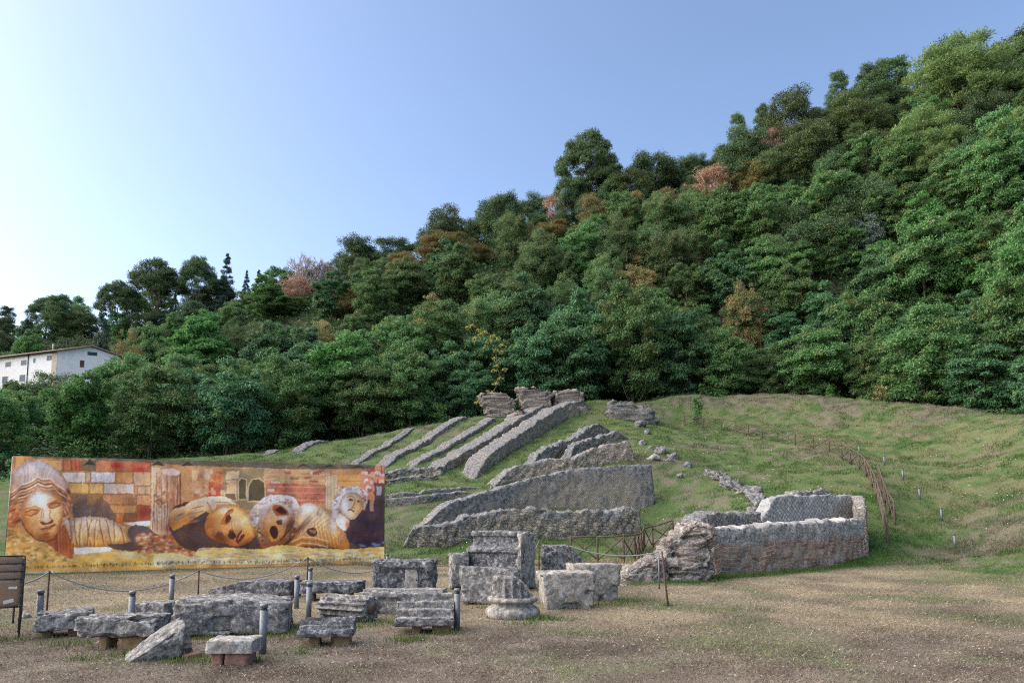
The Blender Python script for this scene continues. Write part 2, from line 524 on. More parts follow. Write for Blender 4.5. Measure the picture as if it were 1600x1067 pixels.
# wooded hill: ridge silhouette of the ground (about eight metres under the tree tops)
RIDGE = [(-250, 520, 190, 9), (-100, 500, 185, 9), (0, 490, 175, 9), (200, 450, 160, 10), (330, 425, 155, 11), (430, 430, 150, 9), (540, 395, 142, 8), (620, 372, 138, 8), (720, 335, 134, 8), (800, 312, 130, 8), (900, 285, 128, 8),
         (1000, 262, 126, 8), (1100, 245, 124, 8), (1160, 200, 122, 8), (1250, 160, 120, 9), (1400, 112, 116, 9), (1500, 92, 112, 10), (1600, 72, 108, 10), (1750, 40, 104, 10), (2000, 0, 100, 10)]
def ridge_at(px):
    xs = [r[0] for r in RIDGE]
    return [np.interp(px, xs, [r[k] for r in RIDGE]) for k in (1, 2, 3)]
def foot_at(px):
    xs = [-250, 0] + [a[0] for a in CREST] + [1850, 2000]
    Ys = [46, 46] + [a[2] for a in CREST] + [34, 30]
    ys = [722, 720] + [a[1] for a in CREST] + [658, 665]
    Y = np.interp(px, xs, Ys); y = np.interp(px, xs, ys)
    return Y, y
for px in range(-250, 2001, 125):
    ry, rY, th = ridge_at(px)
    top = P(px, ry, rY); rz_ = top.z - th
    fY, fy = foot_at(px)
    f0 = P(px, fy, fY)
    dr = Vector((f0.x / f0.y, 1))
    for dd, dz in ((4, -.6), (9, .2)):
        Y = fY + dd
        w(dr.x * Y, Y, f0.z + dz)
    for tt in (.33, .66, 1.0):
        if px < 260 and tt < .9: continue
        Y = (fY + 9) * (1 - tt) + rY * tt
        w(dr.x * Y, Y, (f0.z + .2) * (1 - tt) + rz_ * tt + 3 * math.sin(tt * PI))
    w(dr.x * (rY + 25), rY + 25, rz_ + 3)
    w(dr.x * (rY + 120), rY + 120, rz_ - 25)
for x, y, z in ((-70, 100, 17), (-95, 108, 17.5), (-55, 100, 17), (-62, 112, 18), (-85, 118, 18), (-70, 78, 9.5), (-50, 78, 9.5), (-45, 100, 18), (-90, 80, 9), (-60, 128, 27), (-95, 132, 27), (-120, 110, 17)):
    w(x, y, z)
for x, y, z in ((-250, 30, 3), (-250, -30, 0), (-100, -30, 0), (0, -40, 0), (100, -40, 5), (250, -30, 15), (250, 60, 60), (-120, 20, 1), (-250, 120, 25)): w(x, y, z)
CT = np.array(ctrl)
# thin out control points that almost coincide
keep = []
for i in range(len(CT)):
    if all((CT[i, 0] - CT[j, 0]) ** 2 + (CT[i, 1] - CT[j, 1]) ** 2 > .8 for j in keep): keep.append(i)
CT = CT[keep]
def kern(d2): return np.sqrt(d2 + 6.0)
D2 = (CT[:, None, 0] - CT[None, :, 0]) ** 2 + (CT[:, None, 1] - CT[None, :, 1]) ** 2
A = kern(D2) - np.eye(len(CT)) * .35
n_ = len(CT)
K = np.zeros((n_ + 1, n_ + 1)); K[:n_, :n_] = A; K[n_, :n_] = 1; K[:n_, n_] = 1
WGT = np.linalg.solve(K, np.append(CT[:, 2], 0))
def axis(parts):
    out = [parts[0][0]]
    for a, b, s in parts:
        out += list(np.linspace(a, b, max(2, int(round((b - a) / s)) + 1))[1:])
    return np.array(out)
GX = axis([(-900, -200, 70), (-200, -60, 7), (-60, -30, 1.2), (-30, 40, .45), (40, 60, 1.2), (60, 200, 7), (200, 900, 70)])
GY = axis([(-400, -20, 40), (-20, 5, 2), (5, 70, .45), (70, 210, 3.5), (210, 320, 10), (320, 1200, 80)])
XX, YY = np.meshgrid(GX, GY)
ZZ = np.zeros_like(XX)
for r_ in range(XX.shape[0]):
    d2 = (XX[r_][:, None] - CT[None, :, 0]) ** 2 + (YY[r_][:, None] - CT[None, :, 1]) ** 2
    ZZ[r_] = kern(d2) @ WGT[:n_] + WGT[n_]
near = (YY < 24.0) & (XX < 10) & (YY > -20)
flat = sstep(26, 22, YY) * sstep(14, 8, XX) * sstep(-20, -8, YY) * sstep(-70, -50, XX)
ZZ = ZZ * (1 - flat)
rough_ = sstep(22, 30, YY) + sstep(9, 16, XX) * (YY < 40)
rough_ = np.clip(rough_, 0, 1)
ZZ += fbm2(XX, YY, .55, 3, 5) * (.018 + .08 * rough_) + fbm2(XX, YY, 1.9, 2, 9) * (.008 + .07 * rough_)
far = np.maximum(np.abs(XX) - 250, 0) + np.maximum(YY - 320, 0)
ZZ = np.where(far > 0, ZZ * np.exp(-far / 200), ZZ)
def TZ(x, y):
    x = np.asarray(x, float); y = np.asarray(y, float)
    i = np.clip(np.searchsorted(GX, x) - 1, 0, len(GX) - 2)
    j = np.clip(np.searchsorted(GY, y) - 1, 0, len(GY) - 2)
    u = np.clip((x - GX[i]) / (GX[i + 1] - GX[i]), 0, 1); v = np.clip((y - GY[j]) / (GY[j + 1] - GY[j]), 0, 1)
    return ZZ[j, i] * (1 - u) * (1 - v) + ZZ[j, i + 1] * u * (1 - v) + ZZ[j + 1, i] * (1 - u) * v + ZZ[j + 1, i + 1] * u * v
def tz(x, y): return float(TZ(x, y))

def polyd(x, y, pts):
    """distance to a polyline in plan"""
    d = np.full(np.shape(x), 1e9)
    for (x0, y0), (x1, y1) in zip(pts[:-1], pts[1:]):
        L2 = (x1 - x0) ** 2 + (y1 - y0) ** 2 + 1e-9
        t_ = np.clip(((x - x0) * (x1 - x0) + (y - y0) * (y1 - y0)) / L2, 0, 1)
        d = np.minimum(d, np.hypot(x - x0 - t_ * (x1 - x0), y - y0 - t_ * (y1 - y0)))
    return d
BRW = [(G(1045, 908).x, G(1045, 908).y), (G(1125, 899).x, G(1125, 899).y), (G(1355, 879).x, G(1355, 879).y), (14.5, 27.5)]
def mixc(a, b, t_): return a + (b - a) * t_[..., None]
C_ = lambda *a: np.array(a, float)
def gcol(x, y):
    """true colour of what grows or lies on the ground at a place (no shading)"""
    n1 = fbm2(x, y, .35, 4, 21); n2 = fbm2(x, y, 1.1, 4, 31); n3 = fbm2(x, y, 3.5, 3, 41); n4 = fbm2(x, y, .12, 3, 51)
    straw = mixc(C_(.29, .238, .15), C_(.19, .152, .105), sstep(-.6, .6, n2))
    soil = mixc(C_(.112, .085, .068), C_(.205, .168, .135), sstep(-.5, .5, n3))
    green = mixc(C_(.045, .095, .020), C_(.085, .135, .036), sstep(-.6, .6, n3))
    lush = mixc(C_(.022, .082, .012), C_(.05, .132, .020), sstep(-.6, .6, n2))
    # foreground: trampled brown litter in front, yellow straw further on
    front = sstep(12.5, 9.0, y + .9 * n2 + .12 * x * (x > 0))
    base = mixc(straw, soil, np.clip(front * .9 + sstep(.2, .9, n1) * .5, 0, 1))
    gpatch = sstep(.30, .95, n2 + .55 * n1) * sstep(7.2, 9.5, y) * .42
    gpatch = np.maximum(gpatch, sstep(.7, 1.1, n2 + .6 * n3) * .5)
    dk = sstep(.1, .7, fbm2(x, y, .8, 4, 61)) * .55 * sstep(22, 16, y)
    base = mixc(base, soil * .6, dk)
    base = mixc(base, green, gpatch)
    hill = np.clip(sstep(24.5, 29, y + 1.0 * n2) + sstep(10.5, 15, x - .06 * (y - 12) + 1.8 * n1) * sstep(15, 20, y), 0, 1)
    hg = mixc(green, lush, sstep(-.1, .6, n1 + .5 * n2))
    dry = sstep(.1, .6, n1 * .7 + n2 * .7) * .6
    dry = np.maximum(dry, sstep(13, 22, x) * sstep(-.35, .35, n2 + .5 * n3) * .72)
    brown = sstep(.25, .7, -n1 * .6 + n3 * .5 + n4 * .6)
    hg = mixc(hg, straw * C_(.72, .84, .60), dry)
    hg = mixc(hg, soil * .75, brown * .7)
    base = mixc(base, hg, hill)
    d = polyd(x, y, BRW)
    base = mixc(base, lush * .85, sstep(1.5, .5, d + .3 * n3) * (y < 28))
    # strip of green at the foot of the painted panel, and between it and the ruins
    d = polyd(x, y, MUR2)
    base = mixc(base, green, sstep(1.6, .4, d + .4 * n2) * .8)
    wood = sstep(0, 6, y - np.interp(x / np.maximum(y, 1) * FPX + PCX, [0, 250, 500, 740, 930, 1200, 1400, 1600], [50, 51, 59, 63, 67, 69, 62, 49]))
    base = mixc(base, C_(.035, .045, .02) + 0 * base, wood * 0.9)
    return np.clip(base, .01, .8)
MUR2 = [(G(6, 896).x, G(6, 896).y), (G(601, 876).x, G(601, 876).y)]
nv = XX.size
V = np.stack([XX.ravel(), YY.ravel(), ZZ.ravel()], 1)
ny_, nx_ = XX.shape
idx = np.arange(nv).reshape(ny_, nx_)
F = np.stack([idx[:-1, :-1], idx[:-1, 1:], idx[1:, 1:], idx[1:, :-1]], -1).reshape(-1, 4)
M['ground'] = mat_attr("ground_dry_grass_and_soil", fine=.55, bump=True)
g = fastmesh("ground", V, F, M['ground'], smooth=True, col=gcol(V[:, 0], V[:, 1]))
tag(g, kind='structure')

# ------------------------------------------------------------ swept solids
def sweep(secs, name, mat, parent=None, amp=.03, nscale=3.0, seed=0, caps=(True, True), smooth=True, uv=True, caprings=3, origin=None, octv=4, edge=None, pits=0.0):
    """secs: list of rings (equal length, 3-D); ends capped with shrinking rings; surface roughened"""
    secs = [np.asarray(s_, float) for s_ in secs]
    k = len(secs[0])
    st, en = [], []
    if caps[0]:
        c0 = secs[0].mean(0)
        st = [c0 + (secs[0] - c0) * q for q in np.linspace(.04, 1, caprings + 1)[:-1]]
    if caps[1]:
        c1 = secs[-1].mean(0)
        en = [c1 + (secs[-1] - c1) * q for q in np.linspace(1, .04, caprings + 1)[1:]]
    al = st + secs + en
    V = np.array(al)
    m_ = len(al)
    per = np.concatenate([[0], np.cumsum(np.linalg.norm(np.diff(V[len(st)], axis=0), axis=1))])
    cen = V.mean(1)
    sl = np.concatenate([[0], np.cumsum(np.linalg.norm(np.diff(cen, axis=0), axis=1))])
    zt = V[..., 2].max(1)
    UV = np.stack([np.repeat(sl[:, None], k, 1), zt[:, None] - V[..., 2]], -1)
    # normals
    dS = np.gradient(V, axis=0); dP = np.roll(V, -1, 1) - np.roll(V, 1, 1)
    N = np.cross(dP, dS)
    ln = np.linalg.norm(N, axis=2, keepdims=True)
    N = N / np.maximum(ln, 1e-9)
    d = V - cen[:, None, :]
    if (N[len(st):len(st) + len(secs)] * d[len(st):len(st) + len(secs)]).sum() < 0: N = -N
    if caps[0]:
        ax = cen[0] - cen[len(st) + 1 if m_ > len(st) + 1 else -1]; ax = ax / (np.linalg.norm(ax) + 1e-9)
        N[:len(st)] = ax
    if caps[1]:
        ax = cen[-1] - cen[-len(en) - 2]; ax = ax / (np.linalg.norm(ax) + 1e-9)
        N[-len(en):] = ax
    nz = fbm(V + seed * 13.7, nscale, octv, seed, .6)
    if pits:
        pf = fbm(V * np.array([1, 1, 1.8]) + seed * 3.3, nscale * 1.7, 4, seed + 9, .6)
        nz = nz - pits * sstep(.15, .55, pf) + .35 * np.abs(fbm(V, nscale * 3.1, 3, seed + 5))
    V = V + N * (nz * amp)[..., None]
    V = V.reshape(-1, 3)
    ii = np.arange(m_ * k).reshape(m_, k)
    F = np.stack([ii[:-1], np.roll(ii[:-1], -1, 1), np.roll(ii[1:], -1, 1), ii[1:]], -1).reshape(-1, 4)
    org = np.array(origin if origin is not None else (V[:, 0].mean(), V[:, 1].mean(), V[:, 2].min()))
    Fl = [tuple(int(q) for q in f) for f in F]
    if caps[0]: Fl.append(tuple(int(q) for q in ii[0]))
    if caps[1]: Fl.append(tuple(int(q) for q in ii[-1][::-1]))
    o = fastmesh(name, V - org, Fl, mat, parent, smooth, uv=UV.reshape(-1, 2))
    bm = bmesh.new(); bm.from_mesh(o.data)
    bmesh.ops.recalc_face_normals(bm, faces=bm.faces)
    bm.to_mesh(o.data); bm.free()
    if parent is None: o.location = org
    return o
def resample(pts, step, closed=False):
    pts = [np.asarray(p, float) for p in pts]
    if closed: pts = pts + [pts[0]]
    out = []
    for a, b in zip(pts[:-1], pts[1:]):
        n = max(1, int(math.ceil(np.linalg.norm(b - a) / step)))
        for i in range(n): out.append(a + (b - a) * i / n)
    if not closed: out.append(pts[-1])
    return np.array(out)
def smooth_path(pts, n=8):
    pts = [np.asarray(p, float) for p in pts]
    pp = [2 * pts[0] - pts[1]] + pts + [2 * pts[-1] - pts[-2]]
    out = []
    for i in range(1, len(pp) - 2):
        for q in range(n):
            t_ = q / n
            a, b, c_, d = pp[i - 1], pp[i], pp[i + 1], pp[i + 2]
            out.append(.5 * ((2 * b) + (-a + c_) * t_ + (2 * a - 5 * b + 4 * c_ - d) * t_ ** 2 + (-a + 3 * b - 3 * c_ + d) * t_ ** 3))
    out.append(pts[-1])
    return np.array(out)

def wall(name, pts, th, mat, label, cat="wall", group=None, step=.13, amp=.055, seed=1, base=None, topr=.05, nscale=3.6, hmin=.12, topn=.10, tap=(0, 0), sub=.4, parent=None):
    """a wall whose top edge (towards the camera) runs through photo points (px, py, depth)"""
    top = smooth_path([np.array(P(*p)) for p in pts], 6)
    top = resample(top, step)
    n = len(top)
    tan = np.gradient(top, axis=0); tan[:, 2] = 0
    tan /= np.linalg.norm(tan, axis=1, keepdims=True)
    nor = np.stack([tan[:, 1], -tan[:, 0], 0 * tan[:, 0]], 1)
    secs = []
    sl_ = np.concatenate([[0], np.cumsum(np.linalg.norm(np.diff(top, axis=0), axis=1))])
    tn = fbm(top, 1.3, 3, seed) * topn + fbm(top, 4, 3, seed + 3) * topn * .9
    # the first thickness side faces the camera
    side = 1.0 if (nor[:, 1].mean() < 0 or (abs(nor[:, 1].mean()) < .25 and (nor[:, :2] * -top[:, :2]).sum() > 0)) else -1.0
    for i in range(n):
        a = top[i]; back = a - nor[i] * side * th
        g0 = tz(a[0], a[1]) if base is None else base
        g1 = tz(back[0], back[1]) if base is None else base
        zt = max(a[2] + tn[i], g0 + hmin)
        kk = 1.0
        if tap[0] > 0: kk = min(kk, sstep(0, 1, sl_[i] / tap[0]))
        if tap[1] > 0: kk = min(kk, sstep(0, 1, (sl_[-1] - sl_[i]) / tap[1]))
        zt = (g0 + .02) * (1 - kk) + zt * kk
        r_ = topr
        def pt(q, z): return [a[0] - nor[i][0] * side * th * q, a[1] - nor[i][1] * side * th * q, z]
        zb0, zb1 = min(g0, zt - .1) - sub, min(g1, zt - .1) - sub
        ring = [pt(0, zb0 + (zt - r_ - zb0) * q) for q in np.linspace(0, 1, 13)]
        ring += [pt(.04, zt - r_ * .35), pt(.12, zt)] + [pt(q, zt) for q in np.linspace(.3, .7, 3)] + [pt(.88, zt), pt(.96, zt - r_ * .35)]
        ring += [pt(1, zb1 + (zt - r_ - zb1) * q) for q in np.linspace(1, 0, 9)]
        secs.append(ring)
    o = sweep(secs, name, mat, parent, amp, nscale, seed, octv=5, pits=.8)
    if parent is None and label: tag(o, label, cat, group)
    return o
def column_mass(name, secs_px, Y, th, mat, label=None, cat="pillar", group=None, step=.12, amp=.08, seed=1, nscale=2.2, parent=None, n=30, sub=.5, pw=3.0, octv=4, pits=.9):
    """upright lump of masonry: sections (py, px_left, px_right) from the bottom up, at depth Y, thickness th"""
    rows = []
    for s_ in secs_px:
        py, l, r_ = s_[:3]
        k = s_[3] if len(s_) > 3 else 1.0
        dy = s_[4] if len(s_) > 4 else 0.0
        a, b = P(l, py, Y), P(r_, py, Y)
        rows.append(np.array([(a.x + b.x) / 2, Y + th / 2 + dy, a.z, (b.x - a.x) / 2, th * k / 2]))
    first = rows[0].copy(); first[2] -= sub
    rows = [first] + rows
    rs = resample(rows, step)
    secs = []
    for q in rs:
        ring = []
        for i in range(n):
            an = 2 * PI * i / n
            ca, sa = math.cos(an), math.sin(an)
            e = 2.0 / pw
            ring.append([q[0] + q[3] * abs(ca) ** e * (1 if ca > 0 else -1), q[1] + q[4] * abs(sa) ** e * (1 if sa > 0 else -1), q[2]])
        secs.append(ring)
    o = sweep(secs, name, mat, parent, amp, nscale, seed, caprings=5, octv=octv, pits=pits)
    if parent is None and label: tag(o, label, cat, group)
    return o

# ------------------------------------------------------------ cut stone blocks
def block_mesh(w_, d_, h_, res=14, r_=.03, amp=.018, seed=0, fn=None, chips=1.0, nscale=4.0):
    bm = bmesh.new()
    bmesh.ops.create_cube(bm, size=2.0)
    bmesh.ops.subdivide_edges(bm, edges=bm.edges, cuts=res, use_grid_fill=True)
    V = np.array([v.co[:] for v in bm.verts])
    F = [[v.index for v in f.verts] for f in bm.faces]
    bm.free()
    hd = np.array([w_ / 2, d_ / 2, h_ / 2])
    p = V * hd
    rr = np.minimum(r_, hd * .6)
    q = np.clip(p, -(hd - rr), hd - rr)
    di = p - q
    L = np.linalg.norm(di, axis=1, keepdims=True)
    edge_f = np.clip((L[:, 0] / np.max(np.abs(di), axis=1).clip(1e-6) - 1) / .73, 0, 1)
    dirn = di / np.maximum(L, 1e-9)
    p = q + dirn * rr
    near_edge = np.sort(np.abs(V), axis=1)[:, 1]
    ef = np.clip((near_edge - .6) / .4, 0, 1)
    s3 = p + seed * 7.77
    nz = fbm(s3, nscale * 1.3, 5, seed, .6)
    chip = np.maximum(fbm(s3, nscale * 1.1, 4, seed + 50, .6) - .08, 0)
    p = p + dirn * (nz * amp)[:, None] - (np.sign(V) * (ef * chip * chips)[:, None] * np.minimum(hd, .35) * .38)
    if fn is not None: p = fn(p, V)
    p[:, 2] += h_ / 2
    return p, F
def stone(name, px, py, w_, d_, h_, rz, mat, label, cat="stone block", z=0.0, group="carved stone blocks laid out on the grass", res=22, r_=.016, amp=.014, seed=0, fn=None, chips=1.0, supports=None, tilt=(0, 0), nscale=4.0, Y=None):
    """py = where the front foot of the stone (or its supports) touches the ground; centre is pushed back by half its depth"""
    g_ = G(px, py)
    if Y is not None: g_ = Vector((ray(px, py)[0] / ray(px, py)[1] * Y, Y, 0))
    ext = abs(math.cos(rz)) * d_ / 2 + abs(math.sin(rz)) * w_ / 2
    loc = Vector((g_.x * (1 + ext / g_.y), g_.y + ext, tz(g_.x, g_.y + ext)))
    if supports:
        root = empty(name, loc, rz)
        V_, F_ = block_mesh(w_, d_, h_, res, r_, amp, seed, fn, chips, nscale)
        o = fastmesh("slab", V_, F_, mat, root, True)
        o.location = (0, 0, z)
        o.rotation_euler = (tilt[0], tilt[1], 0)
        for i, (sx, sy, sw, sdp, sm) in enumerate(supports):
            V2, F2 = block_mesh(sw, sdp, z + .05, 8, .012, .01, seed + 20 + i, None, .5, 8)
            s2 = fastmesh("support", V2, F2, M[sm], root, True)
            s2.location = (sx, sy, -.05)
        tag(root, label, cat, group)
        return root
    V_, F_ = block_mesh(w_, d_, h_, res, r_, amp, seed, fn, chips, nscale)
    o = fastmesh(name, V_, F_, mat, None, True)
    o.location = loc + Vector((0, 0, z - .02))
    o.rotation_euler = (tilt[0], tilt[1], rz)
    tag(o, label, cat, group)
    return o

# ------------------------------------------------------------ the ruin: radial walls of the seating, from the left
RG = None
wall("radial_wall", [(468, 722, 50), (490, 706, 53), (514, 693, 56)], .8, M['rubble_grey'], "short low stone wall stub on the far left of the grass mound, above the middle of the painted panel", seed=2, hmin=.18, tap=(2, 1))
wall("radial_wall", [(415, 716, 50), (432, 709, 51.5), (446, 705, 53)], .8, M['rubble_grey'], "barely exposed line of stones low in the grass, leftmost of the ruin walls", seed=31, hmin=.12, tap=(2,1))
wall("radial_wall", [(548, 728, 45.5), (590, 708, 49.5), (625, 692, 53.5), (651, 677, 57)], .7, M['rubble_grey'], "low radial wall flush with the grass, rising behind the right end of the painted panel", seed=3, hmin=.2, tap=(3, 1.5))
wall("radial_wall", [(598, 732, 45), (640, 705, 49.5), (690, 677, 54.5), (732, 656, 59)], .95, M['rubble'], "long straight radial wall ending in a flat cut top left of the ruined pillars", seed=4, hmin=.3, tap=(3, .5))
wall("radial_wall", [(640, 734, 45), (690, 707, 49), (735, 678, 53.5), (775, 652, 58)], .95, M['rubble'], "radial wall climbing to the leftmost crest pillar", seed=5, hmin=.3, tap=(3, 0))
wall("radial_wall", [(687, 727, 44.2), (740, 700, 48), (790, 668, 53), (828, 644, 57), (850, 634, 59.5)], 1.25, M['rubble'], "thick radial wall climbing to the middle crest pillar", seed=6, hmin=.65, tap=(1.2, 0))
wall("radial_wall", [(738, 733, 43), (775, 706, 46), (815, 676, 50), (850, 652, 54), (880, 634, 57.5), (905, 626, 59)], 1.4, M['rubble'], "tallest radial wall with pale lower face, climbing to the rightmost crest pillar", seed=7, hmin=.95, amp=.06, tap=(2.6, 0))
# inner ring and terraces
wall("ring_wall", [(560, 752, 42.5), (600, 741, 43.3), (640, 734, 44), (690, 729, 44)], .8, M['rubble_grey'], "grey curved ring wall joining the lower ends of the radial walls", seed=8, hmin=.4, amp=.10)
wall("ring_wall", [(560, 765, 41.5), (600, 756, 42), (640, 747, 42.6), (684, 741, 43)], .5, M['rubble_grey'], "second broken course of stones just below the grey ring wall", seed=9, hmin=.25, amp=.12)
wall("terrace_wall", [(575, 782, 38.2), (640, 778, 38.6), (690, 768, 39.5), (760, 753, 41)], .45, M['rubble_grey'], "thin upper seating step of stone crossing the grass right of the painted panel", seed=10, hmin=.22, amp=.05, tap=(0, 2))
wall("terrace_wall", [(560, 796, 36.3), (602, 789, 36.6), (660, 783, 37), (700, 774, 38), (760, 764, 39)], .5, M['rubble_grey'], "lower seating step of stone crossing the grass right of the painted panel", seed=11, hmin=.4, amp=.05, tap=(0, 1.5))
# walls right of the centre
wall("ruin_wall", [(820, 716, 43.5), (850, 703, 45), (880, 690, 47), (905, 681, 48.5), (925, 665, 51), (962, 658, 53)], .7, M['rubble_grey'], "low broken wall of grey rubble winding up the grass below the rightmost pillar", seed=12, hmin=.3, amp=.09, tap=(2, 2))
wall("ruin_wall", [(885, 708, 44), (905, 692, 46), (940, 681, 48), (990, 670, 50)], .6, M['rubble_grey'], "thin curved rubble wall in bright grass, between the two longer ruin walls", seed=13, hmin=.25, amp=.08, tap=(2, 2))
wall("ruin_wall", [(765, 752, 40.5), (800, 730, 41.5), (850, 718, 42), (900, 712, 42.3), (940, 694, 42.8), (985, 688, 43), (992, 692, 43.2)], 1.1, M['rubble'], "long humped rubble wall above the tall net-patterned retaining wall", seed=14, hmin=.6, amp=.08, tap=(2, .6))
wall("retaining_wall", [(640, 815, 33.2), (690, 790, 34), (740, 773, 35), (800, 756, 36), (850, 742, 36.6), (900, 732, 37), (960, 728, 37.3), (1010, 727, 37.6), (1024, 730, 37.8)], 1.0, M['retic'], "tallest retaining wall with net-patterned stonework and dark stained upper right", seed=15, amp=.05, topn=.05, hmin=.8, tap=(2.5, .3))
wall("retaining_wall", [(626, 838, 31), (645, 826, 31), (680, 822, 31.2), (715, 812, 31.4), (760, 800, 31.8), (850, 797, 32.2), (920, 799, 32.6), (960, 800, 32.9), (990, 795, 33.1), (1004, 800, 33.2)], 1.2, M['rubble_grey'], "lower front retaining wall of rough rubble, rounded at its left end", seed=16, amp=.10, topn=.12, hmin=.6, tap=(.7, .2))
# crest pillars
column_mass("ruined_pillar", [(668, 768, 801), (652, 762, 812), (640, 756, 807), (628, 751, 804), (620, 747, 801), (616, 747, 794), (614, 752, 788)], 59, 2.2, M['pillar'], "leftmost crest pillar, leaning and wider at the top", group="ruined masonry pillars on the crest", seed=21, amp=.2, nscale=2.6, pw=7, octv=5, step=.09, n=44)
column_mass("ruined_pillar", [(668, 818, 860), (652, 820, 863), (640, 817, 863), (628, 812, 863), (615, 809, 863), (609, 808, 858), (606, 810, 838)], 59.5, 2.6, M['pillar'], "middle crest pillar, the tallest of the three masonry stumps", group="ruined masonry pillars on the crest", seed=22, amp=.2, nscale=2.6, pw=7, octv=5, step=.09, n=44)
column_mass("ruined_pillar", [(668, 880, 924), (650, 872, 923), (636, 866, 922), (632, 866, 915), (618, 865, 913), (612, 866, 911), (609, 870, 905)], 60, 2.6, M['pillar'], "rightmost crest pillar with a square right shoulder", group="ruined masonry pillars on the crest", seed=23, amp=.2, nscale=2.6, pw=7, octv=5, step=.09, n=44)
column_mass("fallen_masonry", [(672, 789, 826), (658, 788, 828), (648, 796, 824), (640, 806, 822)], 56.5, 1.6, M['pillar'], "rounded lump of fallen masonry between the leftmost and middle crest pillars", "masonry lump", seed=24, amp=.25, nscale=1.4)
column_mass("fallen_masonry", [(668, 1000, 1026), (655, 950, 1029), (642, 948, 1026), (633, 949, 1008), (626, 950, 990)], 58, 1.8, M['rubble'], "long slumped masonry block right of the crest pillars at the top of the mound", "masonry block", seed=25, amp=.22, nscale=1.2)
# broken line of stones running down the right of the mound
wall("rubble_line", [(1094, 727, 41), (1108, 735, 40), (1122, 742, 39), (1140, 755, 37.5), (1152, 762, 36.6), (1165, 764, 36.2), (1168, 776, 35.2), (1172, 792, 34)], .7, M['rubble_grey'], "ragged line of grey rubble descending the grass above the brick building", "rubble wall", seed=26, hmin=.25, amp=.22, tap=(1, 1))
def boulder(px, py, Y, s_, label, mat='rubble_grey', cat="boulder", name="boulder", sq=.7, seed=0):
    n = 18; secs = []
    p = P(px, py, Y); z0 = tz(p.x, p.y)
    for k in range(10):
        a = PI * (k + .5) / 10
        rr = math.sin(a) * s_ / 2
        secs.append([[p.x + rr * math.cos(2 * PI * i / n), Y + rr * math.sin(2 * PI * i / n), z0 + s_ * .08 * sq - math.cos(a) * s_ * sq / 2] for i in range(n)])
    o = sweep(secs, name, M[mat], None, s_ * .22, 2.8 / s_, seed, caprings=1, octv=4, pits=.5)
    tag(o, label, cat, "loose stones scattered on the mound")
    return o
boulder(1021, 708, 43, .75, "pale boulder lying right of the long humped rubble wall", 'stone_light', seed=1)
for i, (bx, by, bY, bs, lab) in enumerate([
        (1004, 683, 48, .6, "small grey stone just right of the thin curved rubble wall"),
        (1016, 690, 46.5, .5, "small grey stone above and left of the pale boulder"),
        (1034, 697, 45.5, .9, "flat grey rubble lump above and right of the pale boulder"),
        (1052, 703, 44, .7, "grey rubble lump in the gap between the pale boulder and the ragged rubble line"),
        (1046, 716, 43, .45, "little stone below the grey rubble lumps, on bare soil"),
        (1074, 716, 42, .55, "grey stone at the upper end of the ragged rubble line"),
        (1062, 729, 40.5, .4, "little stone on bare soil left of the ragged rubble line's upper end"),
        (1000, 663, 55, .9, "crumbled stone heap below the long slumped masonry block"),
        (1012, 673, 52, .6, "lowest crumbled stone below the long slumped masonry block"),
        (1184, 797, 33, .6, "stone at the foot of the ragged rubble line, behind the brick building"),
        (1176, 806, 32, .5, "lowest stone of the ragged rubble line, touching the brick building's rear wall")]):
    boulder(bx, by, bY, bs, lab, 'rubble_grey' if i % 2 else 'rubble', seed=i + 3)

# ------------------------------------------------------------ the brick building remains
root = empty("brick_ruin", G(1200, 890))
def keep_loc(o, r_):
    o.parent = r_
    o.location = o.location - r_.location
    return o
def wall_ground(pts, th, mat, name, seed, **k):
    """pts: (px at the base, py at the base, height)"""
    q = []
    for px, py, h in pts:
        g_ = G(px, py)
        t_ = Vector((g_.x, g_.y, h))
        u_, v_ = proj(np.array(t_))
        q.append((u_, v_, g_.y))
    return wall(name, q, th, mat, None, seed=seed, base=0.0, **k)
def sweep_local(o, par):
    org = o.location.copy(); o.parent = par; o.location = org - par.location
for nm, pts, th, mt, kw in [
    ("front_wall", [(1118, 900, 1.36), (1150, 898, 1.38), (1200, 894, 1.45), (1260, 889, 1.52), (1310, 884, 1.56), (1350, 879, 1.60)], .75, 'brick', dict(seed=41, amp=.06, topn=.06, topr=.06, step=.07, nscale=4.5)),
]:
    o = wall_ground(pts, th, M[mt], nm, **kw)
    sweep_local(o, root)
# rear wall with large net pattern, seen over the front wall
o = wall("rear_wall", [(1192, 808, 24.2), (1198, 799, 24.4), (1206, 787, 24.6), (1216, 776, 24.9), (1240, 774, 25.4), (1290, 773, 26.6), (1330, 773, 27.5), (1346, 775, 27.8), (1350, 778, 27.9)], .5, M['retic_big'], None, seed=43, amp=.035, topn=.03, base=0, step=.14)
sweep_local(o, root)
o = wall("loose_capping", [(1235, 773, 25.9), (1250, 768, 26.2), (1275, 766, 26.7), (1300, 767, 27.2), (1312, 772, 27.5)], .5, M['rubble'], None, seed=44, amp=.10, topn=.08, base=2.3, sub=0, step=.14)
sweep_local(o, root)
o = wall("side_wall", [(1353, 794, 25.4), (1352, 783, 26.2), (1350, 776, 27.2), (1348, 776, 27.9)], .4, M['rubble'], None, seed=45, amp=.05, topn=.04, base=0, step=.15)
sweep_local(o, root)
o = wall("inner_wall", [(1096, 815, 20.5), (1104, 803, 20.8), (1125, 801, 21.6), (1150, 801, 22.4), (1190, 803, 23.6)], .7, M['rubble_grey'], None, seed=46, amp=.06, topn=.06, base=0, step=.14)
sweep_local(o, root)
